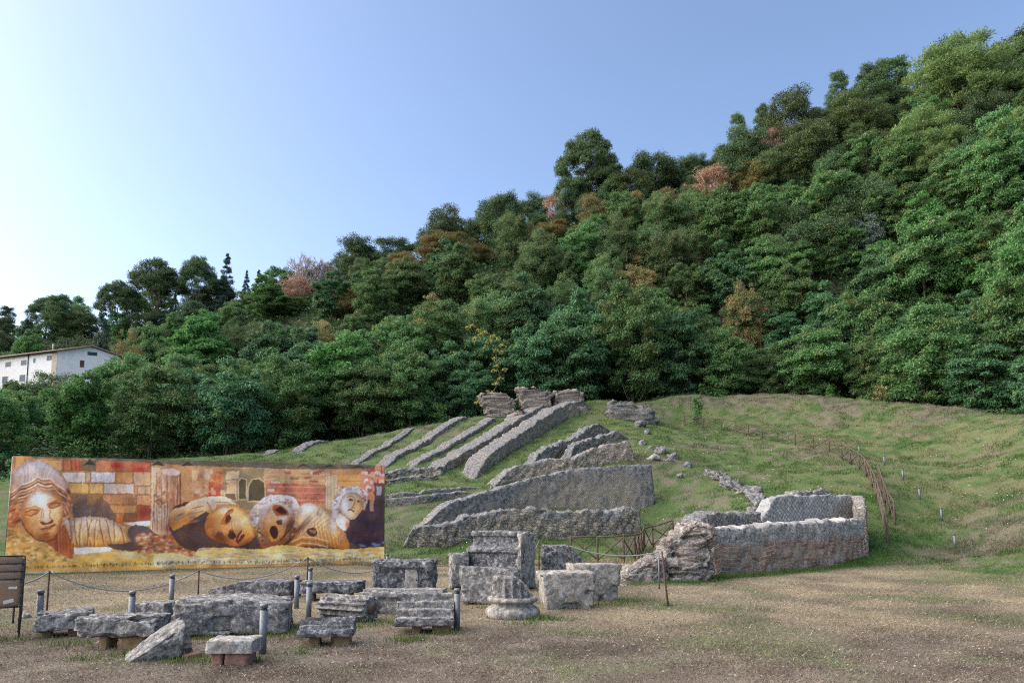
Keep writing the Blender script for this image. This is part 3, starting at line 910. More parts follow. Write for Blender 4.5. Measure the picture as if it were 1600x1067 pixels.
o = column_mass("rubble_core", [(910, 1038, 1122), (890, 1037, 1124), (865, 1037, 1123), (845, 1042, 1122), (832, 1056, 1120), (824, 1072, 1118), (820, 1082, 1112)], 18.0, 1.3, M['pinkrubble'], seed=47, amp=.13, nscale=2.8, step=.045, n=110, pw=4.5, octv=6, pits=1.3)
sweep_local(o, root)
o = column_mass("fallen_rubble", [(911, 974, 1042), (900, 976, 1042), (888, 986, 1042), (878, 1008, 1042), (873, 1022, 1042)], 17.7, 1.0, M['pinkrubble'], seed=48, amp=.10, nscale=3.2, step=.04, n=90, pw=3, octv=6, pits=1.2)
sweep_local(o, root)
# added fill between front and rear walls, unseen, bouncing light up the rear wall
fa = [np.array(G(px, py)) + np.array([.1, .45, 0]) for px, py in ((1125, 899), (1170, 896), (1220, 892), (1270, 888), (1310, 884), (1346, 879))]
ra = [np.array([P(px, 780, Y).x, Y + .2, 0]) for px, Y in ((1128, 21.7), (1165, 22.9), (1212, 24.8), (1262, 26.0), (1310, 27.1), (1346, 27.8))]
secs = []
for A_, B_ in zip(smooth_path(fa, 6), smooth_path(ra, 6)):
    top_ = [list(A_ * (1 - q) + B_ * q + np.array([0, 0, 1.30 + .06 * math.sin(q * PI)])) for q in np.linspace(0, 1, 14)]
    secs.append(top_ + [[t_[0], t_[1], 1.0] for t_ in top_[::-1]])
o = sweep(secs, "bounce_fill", M['pillar'], None, .08, 2.5, 49, octv=5)
sweep_local(o, root)
tag(root, "roofless brick and rubble ruin with red brick courses and net-patterned rear wall", "ruin")

def flake(px, py, s_, label, mat, seed, rz=0.3, h=.06, Y=None):
    stone("stone_slab", px, py, s_[0], s_[1], h, rz, M[mat], label, "stone slab", seed=seed, res=8, r_=.02, amp=.03, group="loose pale slabs on the grass", chips=2.0)
flake(1062, 909, (.50, .3), "whitish broken slab at the foot of the tall rubble end of the brick ruin", 'stone_light', 61, .2, .10)
flake(1082, 906, (.42, .16), "thin whitish slab slanting against the rubble end of the brick ruin", 'stone_light', 62, -.3, .14)
flake(968, 916, (.30, .25), "small white flat stone on the grass just left of the fallen pink rubble", 'stone_light', 63, .0, .05)
flake(1420, 832, (1.6, .5), "nearest of the low stone steps on the path behind the brick ruin", 'stone', 64, .1, .14, 28)

# ------------------------------------------------------------ carved blocks on the lawn
SB = M['stone']; SD = M['stone_dark']; SL = M['stone_light']; SC = M['stone_cream']
def taper(tx=0, ty=0, sx=0, top=None):
    def f(p, V):
        k = V[:, 2]
        p = p.copy()
        p[:, 0] *= 1 + tx * k; p[:, 1] *= 1 + ty * k; p[:, 0] += sx * k
        if top is not None: p[:, 2] += top(p) * (V[:, 2] > 0) * (.5 + .5 * V[:, 2])
        return p
    return f
stone("carved_slab", 100, 998, .70, .55, .24, .5, SB, "small plain grey slab on low supports, nearest the stacked chairs", z=.10, seed=1, supports=[(-.2, 0, .12, .3, 'tuft'), (.17, 0, .24, .3, 'tuft')], fn=taper(-.06, -.06))
stone("carved_slab", 192, 1017, .98, .50, .24, .06, SB, "uneven slab on yellowish supports, behind the tilted wedge stone", z=.16, seed=2, supports=[(-.18, 0, .10, .3, 'tuft'), (.16, 0, .34, .3, 'tuft')], amp=.03, chips=1.8)
stone("stone_block", 240, 975, .62, .45, .34, -.05, SB, "small squarish block tucked left of the largest notched block", seed=3, fn=taper(-.08, -.08))
# largest block with a cut notch
def fn_big(p, V):
    p = p.copy()
    front = V[:, 1] < -.95
    m_ = front & (p[:, 0] > -.28) & (p[:, 0] < .0) & (p[:, 2] < .02) & (p[:, 2] > -.19)
    p[m_, 1] += .09
    p[:, 2] -= .07 * np.clip(p[:, 0] - .1, 0, 2) * (V[:, 2] > .5)
    return p
root = empty("stone_block", G(352, 992) + Vector((-.04, .45, 0)), R(14))
Vb, Fb = block_mesh(1.56, 1.0, .49, 24, .035, .022, 4, fn_big, 1.1)
o = fastmesh("block", Vb, Fb, SB, root, True)
Vb, Fb = block_mesh(.26, .03, .19, 8, .01, .008, 5)
o = fastmesh("notch", Vb, Fb, SC, root, True, loc=(-.14, -.418, .07)); 
tag(root, "largest rough grey block on the lawn, a small square notch low in its front", "stone block", "carved stone blocks laid out on the grass")
# tilted wedge
def fn_wedge(p, V):
    p = p.copy()
    t_ = (p[:, 0] / .35 + 1) / 2
    p[:, 2] = p[:, 2] * (.30 + .70 * t_) - .10 * (1 - t_)
    p[:, 1] *= .75 + .25 * t_
    return p
stone("stone_block", 250, 1035, .70, .42, .34, R(24), SB, "wedge-shaped stone leaning with its sharp tip down to the left", seed=6, fn=fn_wedge, tilt=(.30, -.30), z=.03, chips=.8)
stone("brick_fragment", 300, 1030, .20, .14, .07, .6, M['redbrick'], "flat reddish brick fragment lying right of the wedge-shaped stone", "brick fragment", seed=7, res=6, tilt=(0, -.15))
stone("brick_fragment", 286, 1026, .15, .12, .10, -.3, M['redbrick'], "reddish brick propping the right side of the wedge-shaped stone", "brick fragment", seed=8, res=6)
stone("carved_slab", 366, 1040, .52, .36, .15, .04, SL, "small whitish slab set on red bricks beside the nearest steel bollard", z=.13, seed=9, supports=[(-.16, 0, .13, .25, 'redbrick'), (.07, 0, .28, .25, 'redbrick')], chips=1.8)
# dark slab left-centre, built of two masses
def fn_slope(p, V):
    p = p.copy()
    p[:, 2] -= .16 * np.clip((-.15 - p[:, 0]) / .7, 0, 1) * (V[:, 2] > -.2)
    return p
stone("stone_block", 400, 936, 1.72, .62, .36, -.10, SD, "long low dark slab behind the largest notched block, sloping at its left end", z=.0, seed=10, fn=fn_slope, res=18)
stone("stone_block", 520, 941, 1.22, .62, .22, .12, SD, "flat dark block raised on brick props, left of the cream-patched block", z=.16, seed=11, supports=[(-.42, 0, .14, .3, 'redbrick'), (.25, 0, .30, .3, 'stone_dark')], res=16)

def fluted_outline(rx, rz_, n_fl, depth, a0=0, a1=2 * PI, full=True, n=96):
    pts = []
    for i in range(n):
        a = a0 + (a1 - a0) * i / n
        r_ = 1 - depth * abs(math.sin(a * n_fl / 2)) ** .7
        pts.append((rx * r_ * math.cos(a), rz_ * r_ * math.sin(a)))
    return pts
def prism(name, outline, L, mat, px, py, rz, label, cat, seed, z=0.0, amp=.012, skew=0.0, supports=None, nscale=5, step=.035, endcut=.0, group="carved stone blocks laid out on the grass", capmat=None):
    """outline in (depth, height) swept along the object's x axis"""
    g_ = G(px, py)
    ys = [o_[0] for o_ in outline]; zs = [o_[1] for o_ in outline]
    ext = abs(math.cos(rz)) * (max(ys) - min(ys)) / 2 + abs(math.sin(rz)) * L / 2
    loc = Vector((g_.x * (1 + ext / g_.y), g_.y + ext, 0))
    loc.z = tz(loc.x, loc.y)
    root = empty(name, loc, rz)
    ol = resample(outline, .022, True)
    ym = (max(ys) + min(ys)) / 2
    secs = []
    for x in np.arange(-L / 2, L / 2 + 1e-6, step):
        k = x / (L / 2)
        secs.append([[x + endcut * (zz - min(zs)) * k + skew * (yy - ym), yy - ym, zz + z] for yy, zz in ol])
    o = sweep(secs, "stone", mat, root, amp, nscale, seed, caprings=5, origin=(0, 0, 0))
    for i, (sx, sy, sw, sdp, sm) in enumerate(supports or []):
        V2, F2 = block_mesh(sw, sdp, z + min(zs) + .06, 8, .012, .01, seed + 20 + i, None, .5, 8)
        s2 = fastmesh("support", V2, F2, M[sm], root, True)
        s2.location = (sx, sy, -.05)
    tag(root, label, cat, group)
    return root
# lying fluted drum with a hollow at its right end
ol = [(y_, z_ + .20) for y_, z_ in fluted_outline(.28, .225, 14, .26)]
prism("column_fragment", ol, .92, SB, 545, 974, R(-24), "lying fluted column drum with a round hollow in its right end", "column fragment", 31, amp=.014)
rt = bpy.data.objects[-1] if False else [o for o in COL.objects if o.name.startswith("column_fragment")][-1]
mb = MB()
Vh = []
mb.tube([(0.435, -.02, .22), (0.475, -.02, .22)], [.10, .105], 20)
mb.build("hollow", M['bark'], rt, True)
# small stepped slab in front
ol = [(-.26, 0), (.26, 0), (.26, .17), (.10, .21), (.08, .16), (-.02, .175), (-.04, .125), (-.13, .14), (-.15, .09), (-.25, .10), (-.275, .05)]
prism("carved_slab", ol, .72, SD, 512, 1012, R(8), "small dark moulded slab with ridged front edge, on yellow supports", "stone slab", 32, z=.13, supports=[(-.16, 0, .14, .3, 'tuft'), (.18, 0, .26, .3, 'tuft')])
# block with a raised rim and cream patch
def fn_rim(p, V):
    p = p.copy()
    front = V[:, 1] < -.95
    m_ = front & (np.abs(p[:, 0]) < .50) & (p[:, 2] < .22)
    p[m_, 1] += .05
    return p
root = empty("stone_block", G(628, 932) + Vector((0, .45, 0)), R(-3))
Vb, Fb = block_mesh(1.30, .80, .74, 22, .04, .03, 12, fn_rim, 1.5)
fastmesh("block", Vb, Fb, SD, root, True)
Vb, Fb = block_mesh(.27, .04, .44, 10, .012, .012, 13)
fastmesh("cream_patch", Vb, Fb, SC, root, True, loc=(.20, -.357, .12))
tag(root, "large dark block with a rectangular cream patch on its sunken front", "stone block", "carved stone blocks laid out on the grass")
ol = [(-.28, 0), (.28, 0), (.28, .40), (-.20, .42), (-.22, .385), (-.28, .38), (-.31, .30), (-.28, .26)]
prism("stone_block", ol, 1.46, SB, 634, 958, R(-2), "long low block with an upper ledge, in front of the block with the cream patch", "stone block", 33, nscale=4)
# fluted slab on supports
ol = [(-.27, 0), (.27, 0), (.27, .40)]
yy, zz = .22, .40
for k in range(4):
    y0 = .22 - .125 * k; z0 = .41 - .10 * k
    ol += [(y0, z0 + .012), (y0 - .055, z0 + .0), (y0 - .055, z0 - .10), (y0 - .115, z0 - .105)]
ol += [(-.29, .09)]
prism("column_fragment", ol, .84, SB, 664, 991, R(5), "broad fluted slab with ridges like steps and a broken cream right end, on yellow supports", "column fragment", 34, z=.11, supports=[(-.12, 0, .12, .3, 'tuft'), (.24, 0, .26, .3, 'tuft')], amp=.016)
stone("stone_block", 716, 920, .42, .5, .86, .3, SB, "narrow upright block half hidden behind the stepped moulded block, on its left", seed=14, res=12, tilt=(0, 0), fn=taper(-.04, 0))
# great moulded block: stepped profile
ol = [(-.52, 0), (.55, 0), (.55, 1.34), (.0, 1.34), (-.05, 1.30), (-.05, 1.23), (.0, 1.20), (.0, 1.02), (-.22, .97), (-.27, .93), (-.27, .86), (-.20, .82), (-.20, .52), (-.40, .50), (-.52, .44)]
prism("moulded_block", ol, 1.36, SD, 778, 924, R(-24), "tallest block, dark with a stepped moulded front and a crumbling cream right side", "stone block", 35, amp=.02, nscale=3)
rt = [o for o in COL.objects if o.name.startswith("moulded_block")][-1]
Vb, Fb = block_mesh(.12, .84, 1.30, 22, .03, .035, 15, None, 2.5)
fastmesh("broken_side", Vb, Fb, SC, rt, True, loc=(.70, .10, 0.0))
def fn_sk(p, V):
    p = p.copy(); p[:, 2] -= .06 * (p[:, 0] / .6) * (V[:, 2] < 0) + .04 * (p[:, 0] / .6) * (V[:, 2] > 0)
    p[:, 0] += .03 * (V[:, 2] < 0); return p
stone("stone_block", 766, 945, 1.16, .40, .70, R(-8), SB, "pale speckled upright slab standing in front of the stepped moulded block", seed=16, fn=fn_sk, res=18, tilt=(-.06, 0))
# column base
def col_base():
    g_ = G(804, 969)
    root = empty("moulded_stump", (g_.x * 1.04, g_.y + .45, 0))
    prof = [(.30, -.05), (.43, -.04), (.455, 0), (.46, .05), (.45, .10), (.40, .135), (.365, .15), (.345, .175), (.35, .205), (.375, .22), (.415, .235), (.425, .265), (.41, .295), (.37, .31)]
    n = 128
    secs = []
    for r_, z_ in prof:
        secs.append([[r_ * math.cos(2 * PI * i / n) * (1.0 if not (i % n) < 0 else 1), r_ * math.sin(2 * PI * i / n), z_ + .03] for i in range(n)])
    o = sweep(secs, "moulded_base", M['stone_cream'], root, .006, 7, 51, caprings=4, origin=(0, 0, 0))
    secs = []
    for k in range(16):
        z_ = .28 + .36 * k / 15
        ring = []
        for i in range(n):
            a = 2 * PI * i / n
            fl = 1 - .15 * abs(math.sin(a * 8)) ** .7
            rb = (.375 - .02 * min(1, k / 4)) * fl
            x, y_ = rb * math.cos(a), rb * math.sin(a)
            # the shaft is broken off along a slope falling to the right
            cap = .67 - .40 * (max(0, x + .05) / .42) ** 1.6
            zt = min(z_, max(.29, cap + .02 * math.sin(a * 3)))
            ring.append([x * (1 - .12 * max(0, (z_ - cap)) * 5), y_ * (1 - .12 * max(0, (z_ - cap)) * 5), zt + .03])
        secs.append(ring)
    o = sweep(secs, "fluted_shaft", M['stone'], root, .007, 6, 52, caprings=5, origin=(0, 0, 0))
    root.location.x -= .03
    tag(root, "round moulded column base carrying a broken fluted stump", "column base", "carved stone blocks laid out on the grass")
col_base()
def fn_pent(p, V):
    p = p.copy()
    k = np.clip((p[:, 0] - .05) / .55, 0, 1)
    p[:, 2] -= .55 * k * (V[:, 2] > -.3) * (.5 + .5 * V[:, 2])
    return p
stone("stone_block", 886, 914, 1.28, .7, .98, R(-4), SD, "dark block with slanting top behind the two pale tapering blocks", seed=17, fn=fn_pent, res=18)
def fn_tap(p, V):
    p = p.copy(); k = -V[:, 2]
    p[:, 0] *= 1 - .07 * (k + 1); p[:, 1] *= 1 - .05 * (k + 1)
    m_ = (V[:, 2] > .55)
    p[m_, 0] *= 1.03
    return p
stone("stone_block", 885, 953, 1.0, .60, .68, R(10), SC, "tapering pale block with a projecting top edge, right of the column base", seed=18, fn=fn_tap, res=18, chips=1.3)
stone("stone_block", 928, 940, .98, .60, .74, R(10), SC, "second tapering pale block, right behind the first and slightly taller", seed=19, fn=fn_tap, res=18, chips=1.3)

# ------------------------------------------------------------ steel bollards
def make_bollard():
    r_ = empty("steel_bollard", (0, 0, 0))
    mb = MB(); mb.tube([(0, 0, -.05), (0, 0, .525)], .045, 20); mb.build("post", M['steel'], r_, True)
    mb = MB(); mb.tube([(0, 0, .525), (0, 0, .555)], .040, 20); mb.build("lamp_slot", M['steeldark'], r_, True)
    mb = MB(); mb.tube([(0, 0, .555), (0, 0, .59), (0, 0, .60)], [.047, .047, .040], 20); mb.build("cap", M['steel'], r_, True)
    return r_
bol = make_bollard()
BOL = [(410, 1021, "nearest steel bollard, right of the whitish slab on red bricks"), (60, 986, "leftmost steel bollard, between the stacked chairs and the small plain slab"),
       (204, 987, "steel bollard rising behind the uneven slab on yellowish supports"), (267, 949, "steel bollard behind the small squarish block"),
       (463, 949, "short-looking steel bollard at the right end of the long low dark slab"), (482, 966, "front one of the two steel bollards in line left of the fluted drum"),
       (484, 932, "rear one of the two steel bollards in line left of the fluted drum"), (714, 983, "steel bollard right of the broad fluted slab"),
       (605, 896, "faint steel bollard behind the block with the cream patch, at the panel's right end")]
PB = [(1493, 865, 27, "nearest path bollard, lowest on the right slope"), (1472, 822, 30.5, "second path bollard from the bottom on the right slope"), (1437, 778, 33.5, "third path bollard from the bottom on the right slope"),
      (1411, 750, 36.5, "fourth path bollard from the bottom on the right slope"), (1382, 726, 41, "fifth path bollard from the bottom, first one past the fence bend"), (1343, 712, 44, "sixth path bollard, just beyond the bend of the wooden fence"),
      (1295, 700, 47, "seventh path bollard, seen through the wooden fence"), (1232, 688, 51, "eighth path bollard, seen through the wooden fence"), (1179, 680, 54, "ninth path bollard, seen through the far wooden fence"), (1131, 675, 57.5, "tenth path bollard, seen through the far wooden fence"), (1083, 668, 61, "farthest path bollard, at the fence's far end")]
first = True
for (bx, by, lab) in BOL:
    o = bol if first else copy_tree(bol); first = False
    g_ = G(bx, by); o.location = (g_.x, g_.y, tz(g_.x, g_.y))
    tag(o, lab, "bollard", "steel bollards")
for (bx, by, bY, lab) in PB:
    o = copy_tree(bol); p = P(bx, by, bY)
    o.location = (p.x, p.y, tz(p.x, p.y)); tag(o, lab, "bollard", "steel bollards")

# ------------------------------------------------------------ rope barrier
posts = {}
def rpost(key, px, ptop, Y, label, mat='rust', lean=(0, 0), r_=.016, pbase=None):
    t_ = P(px, ptop, Y)
    b = Vector((t_.x + lean[0], t_.y + lean[1], tz(t_.x, t_.y) - .05))
    mb = MB(); mb.tube([b, b.lerp(t_, .5), t_], r_, 8)
    org = b.copy(); mb.v = [tuple(Vector(v) - org) for v in mb.v]
    root = empty("barrier_post", org)
    mb.build("post", M[mat], root, True)
    mb = MB(); tp = t_ - org
    mb.tube([tp + Vector((.02 * math.cos(a), .02 * math.sin(a), .012)) for a in np.linspace(0, 2 * PI, 9)], .005, 6); mb.build("ring", M['steeldark'], root, True)
    tag(root, label, "post", "thin barrier posts")
    posts[key] = t_
rpost('a', 77, 893, 12.0, "thin rusty post right of the stacked chairs")
rpost('b', 311, 891, 13.5, "thin rusty post in front of the panel, behind the largest notched block")
rpost('c', 481, 871, 14.4, "thin rusty post in front of the panel's right half, beside two steel bollards", r_=.02)
rpost('d', 612, 866, 21, "thin post near the panel's right edge, behind the block with the cream patch", 'steeldark')
rpost('e', 842, 845, 17.6, "rusty post between the tallest moulded block and the dark slanted block", lean=(0, 0))
rpost('f', 888, 852, 16.6, "dark tilted post standing against the dark slanted block", 'wood', lean=(.28, .1))
rpost('g', 1034, 861, 13.0, "leaning rusty post on the open grass in front of the brick ruin", lean=(.10, -.02), r_=.018)
rpost('h', 1029, 862, 16.2, "thin grey post just behind the leaning rusty post", 'steel', r_=.02)
rpost('z', 24, 914, 11.0, "thin post hidden behind the stacked chairs", 'rust')
def rope(a, b, sag, label, r_=.012):
    a, b = posts[a] if isinstance(a, str) else a, posts[b] if isinstance(b, str) else b
    pts = [a.lerp(b, t_) - Vector((0, 0, sag * 4 * t_ * (1 - t_))) for t_ in np.linspace(0, 1, 25)]
    mb = MB(); mb.tube(pts, r_, 6)
    org = Vector(pts[0]); mb.v = [tuple(Vector(v) - org) for v in mb.v]
    o = mb.build("barrier_rope", M['rope'], None, True, loc=org)
    tag(o, label, "rope", "ropes of the barrier")
rope('z', 'a', .04, "rope rising from the stacked chairs to the first rusty post")
rope('a', 'b', .36, "longest sagging rope, passing in front of the woman's head panel")
rope('b', 'c', .28, "sagging rope in front of the painted fallen faces")
rope('c', P(592, 889, 15.3), .18, "rope running from the third rusty post to the block with the cream patch")
rope(P(676, 884, 17.0), P(706, 879, 17.3), .03, "short piece of rope left of the narrow upright block")
rope('f', 'h', .16, "pale hanging rope in front of the rustic fence and brick ruin", .016)
rope('e', P(822, 890, 17.2), .03, "short rope beside the crumbling side of the tallest moulded block")
rope('d', P(600, 880, 21), .02, "bit of rope on the left of the thin post by the panel's right edge")
rope('d', P(640, 879, 21.5), .04, "bit of rope on the right of the thin post by the panel's right edge")

# ------------------------------------------------------------ rustic wooden fences
post_me = None
def stick(a, b, r_, name, root, org, seed):
    a, b = Vector(a), Vector(b)
    mb = MB()
    m1 = a.lerp(b, .35) + Vector((random.uniform(-.012, .012), 0, random.uniform(-.012, .012)))
    m2 = a.lerp(b, .7) + Vector((random.uniform(-.012, .012), 0, random.uniform(-.012, .012)))
    mb.tube([a - org, m1 - org, m2 - org, b - org], [r_ * 1.1, r_, r_ * .95, r_ * .85], 7)
    return mb.build(name, M['wood'], root, True)
def rustic_fence(pts, h, label, bay=2.0, rp=.05, both=True, name="wooden_fence"):
    pw = smooth_path([np.array(p) for p in pts], 6)
    L = np.concatenate([[0], np.cumsum(np.linalg.norm(np.diff(pw[:, :2], axis=0), axis=1))])
    n = max(1, int(round(L[-1] / bay)))
    base = []
    for i in range(n + 1):
        s_ = L[-1] * i / n
        x, y = np.interp(s_, L, pw[:, 0]), np.interp(s_, L, pw[:, 1])
        base.append(Vector((x, y, tz(x, y))))
    root = empty(name, base[0]); org = base[0]
    for b in base: stick(b - Vector((0, 0, .2)), b + Vector((random.uniform(-.03, .03), 0, h + random.uniform(-.02, .06))), rp, "post", root, org, 0)
    for a, b in zip(base[:-1], base[1:]):
        up = Vector((0, 0, h - .04))
        stick(a + up, b + up, rp * .8, "rail", root, org, 0)
        stick(a + Vector((0, 0, .12)), b + Vector((0, 0, h - .12)), rp * .65, "brace", root, org, 0)
        if both: stick(a + Vector((0, .05, h - .12)), b + Vector((0, .05, .12)), rp * .65, "brace", root, org, 0)
    tag(root, label, "fence")
    return root
rustic_fence([P(1070, 668, 60), P(1130, 674, 57), P(1200, 688, 51), P(1290, 704, 45), P(1335, 727, 40), P(1362, 752, 35.5), P(1376, 785, 31), P(1386, 838, 27)], 1.0, "long rustic fence of crossed poles curving down the slope beside the bollard path", 1.9, .05)
rustic_fence([P(1362, 752, 35.5) + Vector((.5, .2, 0)), P(1383, 775, 32.5), P(1398, 806, 29.5)], 1.0, "short rustic fence leg diverging at the low end of the long fence", 1.9, .05)
rustic_fence([P(893, 884, 25.5), P(930, 884, 25.4), P(963, 884, 25.3), P(985, 884, 25.2), P(1002, 868, 27.5), P(1010, 858, 30), P(1028, 858, 30.2), P(1052, 858, 30.4)], 1.0, "rustic fence of crossed poles at the foot of the ruin, left of the brick building", 1.0, .04)

# ------------------------------------------------------------ stacked chairs at the left edge
def make_chair():
    r_ = empty("plastic_chair", (0, 0, 0))
    # origin at the feet, back turned to the camera (-y side), seat towards +y
    secs = []
    for k, z in enumerate(np.linspace(.42, .80, 9)):
        t_ = (z - .42) / .38
        wdt = .225 - (.03 * max(0, t_ - .9) / .1) - (.02 * max(0, .15 - t_) / .15)
        y0 = -.19 - .05 * t_
        ring = []
        for i in range(9): 
            u_ = -1 + 2 * i / 8
            ring.append([u_ * wdt, y0 - .025 * (1 - u_ * u_) , z])
        for i in range(9):
            u_ = 1 - 2 * i / 8
            ring.append([u_ * wdt, y0 - .025 * (1 - u_ * u_) + .012, z])
        secs.append(ring)
    sweep(secs, "backrest", M['plastic'], r_, 0, 3, 1, origin=(0, 0, 0))
    secs = []
    for y0 in np.linspace(-.20, .22, 9):
        z0 = .435 + .02 * ((y0) / .2) ** 2
        ring = [[u_, y0, z0 - .012 * math.cos(u_ / .22 * PI / 2)] for u_ in np.linspace(-.22, .22, 9)] + [[u_, y0, z0 + .012 - .012 * math.cos(u_ / .22 * PI / 2)] for u_ in np.linspace(.22, -.22, 9)]
        secs.append(ring)
    sweep(secs, "seat", M['plastic'], r_, 0, 3, 1, origin=(0, 0, 0))
    for sx in (-1, 1):
        mb = MB(); mb.tube([(sx * .235, -.27, 0), (sx * .235, -.20, .42), (sx * .24, -.235, .62), (sx * .235, -.25, .79)], .011, 8); mb.build("leg", M['blackmetal'], r_, True)
        mb = MB(); mb.tube([(sx * .225, .22, 0), (sx * .225, .19, .42)], .011, 8); mb.build("leg", M['blackmetal'], r_, True)
    mb = MB()
    for y0 in (-.20, .19): mb.tube([(-.23, y0, .415), (.23, y0, .415)], .010, 8)
    for sx in (-1, 1): mb.tube([(sx * .23, -.20, .415), (sx * .23, .19, .415)], .010, 8)
    mb.build("seat_frame", M['blackmetal'], r_, True)
    mb = MB(); mb.tube([(-.235, -.25, .79), (-.2, -.26, .805), (.2, -.26, .805), (.235, -.25, .79)], .010, 8); mb.build("back_frame", M['blackmetal'], r_, True)
    for (sx, sz, sw, sh, tl) in ((.13, .685, .10, .035, .04), (.09, .50, .12, .05, -.25)):
        mb = MB(); mb.box((0, 0, 0), (sw, .002, sh), rot=Matrix.Rotation(tl, 3, 'Y') @ Matrix.Rotation(.13, 3, 'X'))
        y_ = -.19 - .05 * (sz - .42) / .38 - .026
        o = mb.build("sticker", M['paper'], r_); o.location = (sx, y_ - .002, sz)
    return r_
ch0 = make_chair()
g_ = G(-20, 998)
lab = ["nearest and lowest stacked brown plastic chair, its whole back and two white stickers in view", "second chair of the brown plastic stack, just behind the nearest back", "third chair of the brown plastic stack", "topmost chair of the brown plastic stack, farthest back"]
for i in range(4):
    o = ch0 if i == 0 else copy_tree(ch0)
    o.location = (g_.x - .02 * i, g_.y + .20 + .035 * i, .105 * i)
    o.rotation_euler = (0, 0, .62)
    tag(o, lab[i], "chair", "stack of brown plastic chairs at the left edge")
boulder(41, 930, 11.6, .16, "small whitish stone on the grass just right of the stacked chairs", 'stone_light', seed=77)

# ------------------------------------------------------------ white house on the wooded hill, far left
def house():
    Y0 = 104.0
    cz = P(90, 548, Y0)
    root = empty("white_house", (cz.x, cz.y, cz.z - 11))
    H = 11.0
    # local frame: corner at origin; long wall runs left and away, gable wall right and away
    la = Vector((-math.cos(R(16)), math.sin(R(16)), 0)); lb = Vector((math.sin(R(16)), math.cos(R(16)), 0))
    # widen the view of the gable wall
    lb = Vector((math.cos(R(28)), math.sin(R(28)), 0)) 
    la = Vector((-math.cos(R(20)), math.sin(R(20)), 0))
    A, B = 19.0, 8.2
    def q(a, b, z): return la * a + lb * b + Vector((0, 0, z))
    mid = B / 2
    rise = 1.15
    me_v = [q(0, 0, 0), q(A, 0, 0), q(A, B, 0), q(0, B, 0), q(0, 0, H), q(A, 0, H), q(A, B, H), q(0, B, H), q(0, mid, H + rise), q(A, mid, H + rise)]
    fastmesh("wall", me_v, [(0, 1, 5, 4), (0, 4, 8, 7, 3), (3, 7, 6, 2), (1, 2, 6, 9, 5)], M['plaster'], root)
    ov = .7; th = .16
    def slab(b0, b1, z0, z1, nm):
        v = [q(-ov, b0, z0), q(A + ov, b0, z0), q(A + ov, b1, z1), q(-ov, b1, z1)]
        v2 = [x + Vector((0, 0, th)) for x in v]
        return fastmesh(nm, v + v2, [(3, 2, 1, 0), (4, 5, 6, 7), (0, 1, 5, 4), (1, 2, 6, 5), (2, 3, 7, 6), (3, 0, 4, 7)], M['tiles'], root)
    sl = rise / mid
    slab(-ov, mid - .02, H - sl * ov + .02, H + rise + .01, "roof")
    slab(B + ov, mid + .02, H - sl * ov + .02, H + rise + .01, "roof")
    mb = MB(); mb.tube([q(-ov, -ov - .06, H - sl * ov + .02), q(A + ov, -ov - .06, H - sl * ov + .02)], .09, 8); mb.tube([q(6.3, -.1, 0), q(6.3, -.1, H)], .06, 8); mb.build("gutter", M['rust'], root, True)
    def panel(nm, mat, a, b, z, wd, ht, out=.03, par=None, side='a'):
        d = la if side == 'a' else lb; nrm = Vector((d.y, -d.x, 0)) if side == 'b' else Vector((-d.y, d.x, 0))
        if nrm.y > 0: nrm = -nrm
        c0 = q(a, b, z)
        v = []
        for o_ in (-.05, out):
            for sx, sz in ((-1, -1), (1, -1), (1, 1), (-1, 1)):
                v.append(c0 + d * (sx * wd / 2) + Vector((0, 0, sz * ht / 2)) + nrm * o_)
        return fastmesh(nm, v, [(0, 1, 2, 3), (4, 5, 6, 7), (0, 1, 5, 4), (1, 2, 6, 5), (2, 3, 7, 6), (3, 0, 4, 7)], mat, par or root)
    for (a, z, wd, ht) in ((1.7, H - 1.0, 1.15, .75), (.9 + 2.2, H - 4.0, 1.2, 1.2), (5.0, H - 1.15, .5, .75), (7.4, H - 1.3, 1.3, .8), (7.5, H - 3.8, 1.3, 1.1), (11, H - 1.3, 1.3, .8), (14.5, H - 1.3, 1.3, .8), (11.5, H - 3.8, 1.3, 1.1)):
        fr = panel("window", M['whiteframe'], a, 0, z, wd + .16, ht + .16, .02)
        for s_ in (-1, 1): panel("pane", M['glass'], a + s_ * wd / 4, 0, z, wd / 2 - .06, ht, .04, fr)
    fr = panel("window", M['glass'], 0, 4.6, H + .05, 1.3, .55, .03, side='b')
    fr = panel("window", M['rust'], 0, 3.3, H - 1.7, .55, 1.1, .03, side='b')
    panel("stone_facing", M['quoin'], .55, 0, H / 2, 1.1, H - .05, .025)
    panel("stone_facing", M['quoin'], 0, 7.1, H / 2 - .8, 2.0, H - 1.8, .025, side='b')
    mb = MB(); mb.tube([q(8, mid, H + rise), q(8, mid, H + rise + 1.1)], .15, 8); mb.build("chimney", M['quoin'], root, True)
    mb = MB(); mb.tube([q(3.2, 3, H + .6), q(3.2, 3, H + 2.4)], .03, 6)
    for k in range(5): mb.tube([q(3.2, 2.5, H + 1.7 + .15 * k), q(3.2, 3.5, H + 1.7 + .15 * k)], .015, 5)
    mb.build("aerial", M['blackmetal'], root, True)
    tag(root, "white three-storey house with low tiled gable roof, half hidden by trees at far left", "house")
house()

